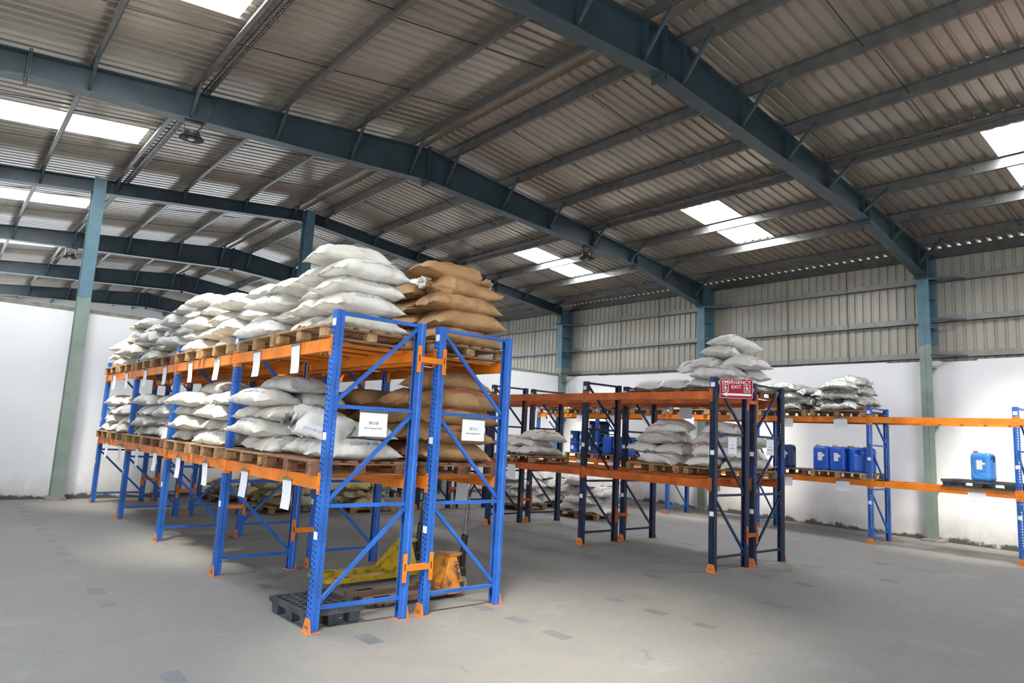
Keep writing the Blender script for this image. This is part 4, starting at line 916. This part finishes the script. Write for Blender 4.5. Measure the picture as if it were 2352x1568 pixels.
def pallet_truck(label, x, y, rz, paint, fork_paint, tiller_paint, words, word_mat, brand, lean, stacked):
    t = thing('pallet_truck', label, 'pallet truck', (x, y, 0), (0, 0, rz), 'hand pallet trucks')
    lw, sw = wheel_mesh(.040, .07, 'wheel_grey'), wheel_mesh(.092, .05, 'wheel_grey')
    for s in (-1, 1):
        f = ob('fork', fork_mesh(fork_paint), t, (0, s*.19, .0))
        ob('wheel', lw, f, (.185, 0, .042), (R(90), 0, 0)); ob('wheel', lw, f, (.275, 0, .042), (R(90), 0, 0))
        ob('wheel_arm', MB().bar((.16, -.052, .05), (.42, -.052, .075), .008, .03).bar((.16, .052, .05), (.42, .052, .075), .008, .03).bar((.40, -.05, .072), (.40, .05, .072), .012, .012).mesh('wheel_arm', 'grey_metal'), f)
        ob('wheel', sw, t, (1.37, s*.06, .092), (R(90), 0, 0))
    # tapering housing that joins the forks
    b, tp = [(.95,-.28),(1.27,-.28),(1.27,.28),(.95,.28)], [(1.16,-.115),(1.26,-.115),(1.26,.115),(1.16,.115)]
    mb = MB(); vs = [(*q, .095) for q in b]+[(*q, .43) for q in tp]
    mb.add(vs, [(0,3,2,1),(4,5,6,7),(0,1,5,4),(1,2,6,5),(2,3,7,6),(3,0,4,7)])
    ho = ob('housing', mb.mesh('housing', paint, bevel=.008), t)
    ob('cross_member', MB().box(1.0, 1.27, -.275, .275, .048, .098).mesh('cross_member', paint, bevel=.005), t)
    ob('top_bracket', MB().prism([(1.16,-.12),(1.26,-.12),(1.36,-.07),(1.40,-.03),(1.40,.03),(1.36,.07),(1.26,.12),(1.16,.12)], 2, .425, .455).mesh('top_bracket', paint, bevel=.005), t)
    if brand:
        side = Vector((0, -.335, -.165)).normalized()   # outward normal of the slanted side
        me = text_mesh(brand[0], .082, 'ink_black', spacing=1.0)
        n_ = Vector((0, -.335, .165)).normalized(); dn = Vector((0, -.165, -.335)).normalized(); xx = dn.cross(n_)
        T = Matrix(((dn.x, -xx.x if False else (n_.cross(dn)).x, n_.x, 1.205), (dn.y, n_.cross(dn).y, n_.y, -.200), (dn.z, n_.cross(dn).z, n_.z, .285), (0,0,0,1)))
        me.transform(T @ Matrix.Translation((0, 0, .004))); ob('lettering', me, ho)
        r1 = MB().lathe([(.020,0),(.032,0),(.032,.003),(.020,.003)], 20).mesh('emblem', 'ink_black')
        T2 = Matrix(((1, 0, 0, 1.235), (0, dn.y, n_.y, -.268), (0, dn.z, n_.z, .145), (0,0,0,1))); r1.transform(T2 @ Matrix.Translation((0,0,.004))); ob('emblem', r1, ho)
    pump = ob('pump', autosmooth(MB().lathe([(.0,.09),(.06,.09),(.065,.13),(.065,.24),(.04,.27),(.035,.40),(.028,.43)], 20).mesh('pump', 'black_metal')), t, (1.36, 0, 0))
    ob('fulcrum', MB().box(-.03, .10, -.07, .07, .17, .29).mesh('fulcrum', 'black_metal', bevel=.02), pump)
    # tiller
    p0 = Vector((1.43, 0, .24)); d = Vector((math.sin(lean), 0, math.cos(lean)))
    ti = ob('tiller', MB().bar(p0, p0+d*.42, .062, .072).mesh('tiller_foot', 'black_metal', bevel=.012), t)
    tb = ob('tiller_tube', autosmooth(MB().tube([p0+d*.36, p0+d*.95], .024, 14).mesh('tiller_tube', tiller_paint)), t)
    q = p0+d*.93; up = d; sd = Vector((0, 1, 0))
    loop = [q-up*.10, q-sd*.04+up*.02, q-sd*.105+up*.10, q-sd*.105+up*.20, q-sd*.07+up*.245, q+sd*.07+up*.245, q+sd*.105+up*.20, q+sd*.105+up*.10, q+sd*.04+up*.02, q-up*.10]
    ob('handle', autosmooth(MB().tube(loop, .013, 10).mesh('handle', 'black_metal')), t)
    ob('lever', autosmooth(MB().tube([q+up*.02, q+up*.11+Vector((.03,0,0)), q+up*.15+Vector((.05,0,0))], .008, 8).mesh('lever', 'grey_metal')), t)
    tm = text_mesh('\n'.join(words), .062, word_mat, line=.82, bold=.0006) if stacked else text_mesh(words, .07, word_mat, bold=.0004)
    Rm = Matrix.Rotation(R(90), 4, 'X') if stacked else Matrix.Rotation(R(90), 4, 'X') @ Matrix.Rotation(R(90), 4, 'Z')
    c = p0+d*.66
    tm.transform(Matrix.Translation((c.x, -.0262, c.z)) @ Matrix.Rotation(lean, 4, 'Y') @ Rm); ob('lettering', tm, tb)
pallet_truck('worn orange hand pallet truck under the near racks, handle lettered STORE', .79, .70, R(1), 'truck_orange', 'fork_worn', 'grey_metal', 'STORE', 'ink_red', ('MAINI',), .05, True)
pallet_truck('yellow hand pallet truck with black handle, behind the orange one', .84, 1.74, R(2), 'truck_yellow', 'truck_yellow', 'black_metal', 'PRD', 'ink_yellow', None, .07, False)

# ------------------------------------------------------------------ jerrycans and drums
def can_mesh(mat, lx=.31, ly=.37, h=.55, panel=False, seed=0):
    prof = [(0, .86), (.012, .93), (.035, .985), (.07, 1), (.2, 1), (.35, 1), (.43, 1), (.47, .985), (.50, .95), (.525, .88), (.54, .74), (.548, .45), (.55, .05)]
    zz = []
    for (a, b) in zip(prof[:-1], prof[1:]):
        n_ = max(1, int((b[0]-a[0])/.02))
        for i in range(n_): t = i/n_; zz.append((a[0]+(b[0]-a[0])*t, a[1]+(b[1]-a[1])*t))
    zz.append(prof[-1]); n = 56; vs = []; fs = []
    for (z, k) in zz:
        for i in range(n):
            th = 2*math.pi*(i+.5)/n; c, s = math.cos(th), math.sin(th); e = .42
            x = lx/2*k*math.copysign(abs(c)**e, c); y = ly/2*k*math.copysign(abs(s)**e, s)
            # hand-hold pocket in the right-hand (-y) side near the top, toward the front
            g = math.exp(-((z-.43)/.045)**4-((x+.02)/.075)**4) if y < -ly*.3 else 0
            y += .055*g
            if panel and x < -lx*.3:
                r = math.hypot((y-.03)/.105, (z-.26)/.17); x += .016*math.exp(-((r-1)/.10)**2)
            if z > .5 and abs(y+.02) < .06: z2 = z-.012
            else: z2 = z
            vs.append((x, y, z2*h/.55))
    m = len(zz)
    for j in range(m-1):
        for i in range(n): fs.append((j*n+i, j*n+(i+1) % n, (j+1)*n+(i+1) % n, (j+1)*n+i))
    fs.append(tuple(range(n-1,-1,-1))); fs.append(tuple(range((m-1)*n, m*n)))
    return MB().add(vs, fs).mesh('jerrycan', mat, smooth=True)
def jerrycan(label, x, y, z, rz, mat, cap='cap_yellow', panel=False, lab=True, sc_=1.0):
    o = thing('jerrycan', label, 'jerrycan', (x, y, z), (0, 0, rz), 'blue jerrycans on the wall rack')
    ob('body', shared(('can', mat, panel), lambda: can_mesh(mat, panel=panel)), o)
    ob('cap', shared(('cap', cap), lambda: autosmooth(MB().lathe([(.040,.53),(.040,.572),(.034,.578),(0,.578)], 20).mesh('cap', cap))), o, (-.06, .10, 0))
    ob('handle', shared('canh', lambda: autosmooth(MB().tube([(-.01,-.188,.375),(-.012,-.192,.40),(-.012,-.192,.455),(-.01,-.186,.485)], .013, 8).mesh('handle', 'ink_black'))), o)
    if lab:
        ob('label', shared('canl', lambda: MB().box(-.1572, -.1552, -.04, .06, .22, .40).mesh('label', 'paper_form')), o)
        ob('sticker', shared('cans', lambda: MB().box(-.1585, -.1575, -.09, -.035, .30, .36).mesh('sticker', 'paper_plain')), o)
        ob('sticker_band', shared('canb', lambda: MB().box(-.1592, -.1586, -.088, -.037, .305, .318).mesh('sticker_band', 'tag_green')), o)
ZGL = LG[0]+.003+PH; cy = bay_y(GY, GW, 2, 0)
jerrycan('bright blue jerrycan, first from the left of the yellow-capped row', GC-.25, cy+.44, ZGL, R(4), 'hdpe_blue')
jerrycan('bright blue jerrycan, second from the left of the yellow-capped row', GC-.27, cy+.05, ZGL, R(-3), 'hdpe_blue')
jerrycan('bright blue jerrycan, third of the yellow-capped row, handle hole facing forward', GC-.30, cy-.34, ZGL, R(-50), 'hdpe_blue', lab=False)
jerrycan('bright blue jerrycan half hidden by the blue post, end of the row', GC-.05, cy-.47, ZGL, R(-70), 'hdpe_blue')
jerrycan('bright blue jerrycan in the second row behind the yellow-capped ones', GC+.15, cy-.10, ZGL, R(0), 'hdpe_blue')
jerrycan('lone dark navy jerrycan on the reddish pallet of the wall rack', GC-.22, bay_y(GY, GW, 2, 1)+.02, ZGL, R(3), 'hdpe_navy', 'hdpe_navy')
jerrycan('light blue jerrycan with red cap on the black plastic pallet', GC-.12, bay_y(GY, GW, 1, 0)-.02, LG[0]+.003+.146, R(-6), 'hdpe_light', 'cap_red', True)
cy = bay_y(GY, GW, 4, 1)
jerrycan('far blue jerrycan, leftmost of three beside the drums', GC-.22, cy+.36, ZGL, R(3), 'hdpe_blue', lab=False)
jerrycan('far blue jerrycan, middle of three beside the drums', GC-.25, cy-.04, ZGL, R(-40), 'hdpe_blue')
jerrycan('far blue jerrycan, rightmost of three beside the drums', GC-.22, cy-.45, ZGL, R(4), 'hdpe_blue')
def drum(label, x, y, z, mat):
    o = thing('drum', label, 'drum', (x, y, z), (0, 0, random.uniform(-.5, .5)), 'blue drums on the wall rack')
    ob('body', shared(('drum', mat), lambda: autosmooth(MB().lathe([(0,0),(.155,0),(.168,.012),(.168,.06),(.176,.07),(.168,.08),(.170,.23),(.178,.245),(.170,.26),(.165,.30),(.160,.31)], 28).mesh('body', mat), 30)), o)
    ob('lid', shared(('lid', mat), lambda: autosmooth(MB().lathe([(.183,.295),(.185,.325),(.17,.332),(.16,.325),(0,.325)], 28).mesh('lid', mat), 30)), o)
    ob('label', shared('druml', lambda: (lambda m: [m.add([(-.1695*math.cos(a), .1695*math.sin(a), .10), (-.1695*math.cos(b), .1695*math.sin(b), .10), (-.1695*math.cos(b), .1695*math.sin(b), .21), (-.1695*math.cos(a), .1695*math.sin(a), .21)], [(0,1,2,3)]) for a, b in [(i*.12-.36, i*.12-.24) for i in range(6)]] and m)(MB()).mesh('label', 'paper_form')), o)
cy = bay_y(GY, GW, 5, 0); tiers = ['bottom', 'middle', 'top']; cls = ['left', 'centre', 'right']
for t_ in range(3):
    for c_ in range(3):
        for r_ in range(2):
            if t_ == 2 and (r_ == 0 or c_ == 0): continue
            mat = 'hdpe_navy' if (t_ == 2 or c_ == 2 or (c_ == 0 and t_ == 1)) else 'hdpe_light' if (c_ == 1) else 'hdpe_blue'
            drum('blue drum with clamped lid, %s tier, %s column, %s row' % (tiers[t_], cls[c_], ('front', 'back')[r_]), GC-.24+r_*.42, cy+.42-.40*c_, ZGL+t_*.335, mat)
drum('single bright blue drum left of the drum stack, at the rack corner', GC-.2, cy+1.33, ZGL, 'hdpe_light')

# ------------------------------------------------------------------ hanging papers and signs
def paper_mesh(wd, h, mat, bend=.012, seed=0):
    n = 6; mb = MB(); vs = []
    for i in range(n+1):
        t = i/n; z = -h*t; yb = bend*math.sin(t*2.6+seed)*t
        vs += [(-wd/2, yb, z), (wd/2, yb+bend*.3*math.sin(seed), z), (-wd/2, yb-.0015, z), (wd/2, yb-.0015+bend*.3*math.sin(seed), z)]
    fs = []
    for i in range(n):
        a = i*4; b = a+4
        fs += [(a, a+1, b+1, b), (a+2, b+2, b+3, a+3), (a, b, b+2, a+2), (a+1, a+3, b+3, b+1)]
    fs += [(0, 2, 3, 1), (n*4, n*4+1, n*4+3, n*4+2)]
    return MB().add(vs, fs).mesh('paper', mat)
def hang_tag(label, x, y, z, rz, wd=.21, h=.29, group='paper tags hanging on the rack beams', seed=0):
    o = thing('hanging_tag', label, 'tag', (x, y, z), (0, 0, rz), group)
    ob('paper', shared(('pap', wd, h, seed % 3), lambda: paper_mesh(wd, h, 'paper_form', seed=seed % 3)), o, (0, 0, -.03))
    ob('clip', shared(('clp', wd), lambda: MB().box(-wd*.25, wd/2, -.006, .003, -.032, -.012).mesh('clip', 'cap_grey')), o)
    ob('header', shared(('hdr', wd), lambda: MB().box(-wd/2, -wd*.25, -.006, .003, -.034, -.008).mesh('header', 'tag_green')), o)
    ob('wire', shared('wire', lambda: MB().tube([(0, 0, -.015), (.003, .002, .03)], .002, 5).mesh('wire', 'black_metal')), o)
for i, yy in enumerate((.84, 1.96, 3.42, 4.64, 6.08, 7.39, 8.9, 10.04)):
    hang_tag('white paper tag, %s from the near end, upper beam of SKU-B rack' % ORD[i], -.058, yy, LB[1]+.02-.02, R(-90), seed=i)
for i, yy in enumerate((.74, 1.97, 3.44, 4.71, 6.05, 7.29, 8.68, 9.92)):
    hang_tag('white paper tag, %s from the near end, lower beam of SKU-B rack' % ORD[i], -.058, yy, LB[0]-.06, R(-90), seed=i+1)
for i, yy in enumerate((.76, 3.61)): hang_tag('mauve-shaded paper hanging inside, upper rear beam of SKU-C rack, %s' % ('near end', 'second bay')[i], CX0+.933+.06, yy, LB[1]-.02, R(-90), .24, .30, seed=i)
hang_tag('curled paper hanging from the lower rear beam of SKU-C rack', CX0+.933+.06, .79, LB[0]-.10, R(-90), .24, .24, seed=2)
for i, yy in enumerate((.76, 2.01, 4.74, 6.16, 7.46, 8.76, 10.09)):
    hang_tag('white paper tag, %s from the right, upper beam of the wall rack' % ORD[i], GX-.06, yy, LG[1]-.02, R(-90), .30, .21, seed=i)
for i, (yy, t) in enumerate(((.73, 'below the bright blue jerrycans'), (2.03, 'below the dark navy jerrycan'), (-1.8, 'below the black plastic pallet'), (7.4, 'below the far jerrycans'), (8.73, 'below the blue drums'))):
    hang_tag('white paper tag on the wall rack, lower beam, '+t, GX-.06, yy, LG[0]-.03, R(-90), .30, .21, seed=i)
hang_tag('grey paper tag on the lower beam under the small whitish pile', EX-.06, 4.6, LE[0]-.02, R(-90), .25, .30)
hang_tag('white tag, left one under the upper beam behind the exit-sign rack', FX+ED+.06, 1.93, LE[1]-.05, R(-90), .30, .26, seed=1)
hang_tag('white tag, right one under the upper beam behind the exit-sign rack', FX+ED+.06, .79, LE[1]-.05, R(-90), .30, .26, seed=2)
hang_tag('mauve tag under the lower beam behind the exit-sign rack', FX+ED+.06, 1.30, LE[0]-.06, R(-90), .30, .22, seed=0)
def sku_sign(label, x, y, z, wd, h, head, sub):
    o = thing('rack_sign', label, 'sign', (x, y, z), (0, 0, 0), 'signs hung on the rack ends')
    ob('board', MB().box(-wd/2, wd/2, -.004, 0, -h, 0).mesh('board', 'paper_plain'), o)
    ob('header_strip', MB().box(-wd/2-.004, wd/2+.004, -.007, .002, -.004, .022).mesh('header_strip', 'galv'), o)
    for i in range(9): ob('hole', shared('hole', lambda: MB().lathe([(.003, -.001), (.003, .001)], 8).mesh('hole', 'ink_black')), o, (-wd/2+.03+(wd-.06)*i/8, -.0075, .009), (R(90), 0, 0))
    for s in (-1, 1): ob('hook', shared('hk', lambda: MB().tube([(0, 0, .01), (0, -.004, .03), (0, .004, .055), (0, .014, .045)], .0025, 6).mesh('hook', 'grey_metal')), o, (s*wd*.36, -.004, 0))
    if head:
        for txt, size, zz in ((head, .040, -.105), (sub, .0225, -.155)):
            me = text_mesh(txt, size, 'ink_black', bold=.0004); me.transform(Matrix.Rotation(R(90), 4, 'X')); ob('lettering', me, o, (0, -.0046, zz))
    else:
        for zz, ww in ((-.14, .05), (-.19, .13)): ob('faded_line', MB().box(-ww/2, ww/2, -.0046, -.0042, zz, zz+.012).mesh('faded_line', 'cap_grey'), o)
sku_sign('white sign reading SKU-B hung on the near rack end', .45, -.024, 2.03, .31, .235, 'SKU-B', 'Stock Keeping Unit-B')
sku_sign('white sign reading SKU-C hung on the near rack end', 1.70, -.024, 2.03, .31, .235, 'SKU-C', 'Stock Keeping Unit-C')
sku_sign('small faded white sign on the exit-sign rack end, left of two', 6.80, EY-.024, 2.04, .24, .27, None, None)
sku_sign('small faded white sign on the navy rack end, right of two', 7.95, EY-.024, 2.04, .24, .27, None, None)
# emergency exit sign
def exit_sign():
    wd, h = .50, .31
    a = R(-50); o = thing('exit_sign', 'red EMERGENCY EXIT sign with white arrow on a navy rack post', 'sign', (6.385+.25*math.cos(a), -.125+.25*math.sin(a), 2.775), (0, 0, a))
    def rr(w2, h2, r): return [(sx*(w2-r)+r*math.cos(t), sz*(h2-r)+r*math.sin(t)) for (sx, sz, t0) in ((1,1,0),(-1,1,90),(-1,-1,180),(1,-1,270)) for t in (R(t0), R(t0+30), R(t0+60), R(t0+90))]
    ob('board', MB().prism(rr(wd/2, h/2, .02), 1, -.006, 0).mesh('board', 'sign_red'), o)
    out, inn = rr(wd/2-.006, h/2-.006, .016), rr(wd/2-.010, h/2-.010, .013); n = len(out)
    ob('border', MB().add([(x, -.0068, z) for x, z in out]+[(x, -.0068, z) for x, z in inn], [(i, (i+1) % n, n+(i+1) % n, n+i) for i in range(n)]).mesh('border', 'sign_white'), o)
    for txt, s, z, b in (('EMERGENCY', .076, .098, .0005), ('EXIT', .074, .025, .0005)):
        me = text_mesh(txt, s, 'sign_white', bold=b); me.transform(Matrix.Rotation(R(90), 4, 'X')); ob('lettering', me, o, (0, -.0068, z))
    ob('arrow', MB().prism([(-.225, -.09), (-.135, -.06), (-.135, -.074), (.225, -.074), (.225, -.108), (-.135, -.108), (-.135, -.122)], 1, -.0075, -.0062).mesh('arrow', 'sign_white'), o)
    def man(flip):
        mb = MB(); w2 = .045
        for (x0, x1, z0, z1) in ((-w2, w2, .052, .058), (-w2, w2, -.058, -.052), (-w2, -w2+.006, -.058, .058), (w2-.006, w2, -.058, .058)): mb.box(x0, x1, -.0075, -.0062, z0, z1)
        mb.lathe([(.009, -.0006), (.009, .0006)], 12, T=Matrix.Translation((flip*-.006, -.0069, .036)) @ Matrix.Rotation(R(90), 4, 'X'))
        for p, q, t in (((-.004,.024),(.004,-.008),.014), ((-.004,.022),(-.024,.012),.007), ((-.024,.012),(-.030,-.002),.007), ((0,.02),(.018,.006),.007), ((.018,.006),(.026,.016),.007), ((.004,-.008),(-.014,-.022),.009), ((-.014,-.022),(-.012,-.046),.008), ((.004,-.008),(.014,-.026),.009), ((.014,-.026),(.030,-.040),.008)):
            mb.bar((flip*p[0], -.0069, p[1]), (flip*q[0], -.0069, q[1]), t, .0012, up=(0, 1, 0))
        me = mb.mesh('running_figure', 'sign_white'); return me
    for sx in (-.16, .16): ob('running_figure', man(1), o, (sx, 0, .005))['kind'] = 'stuff'
exit_sign()
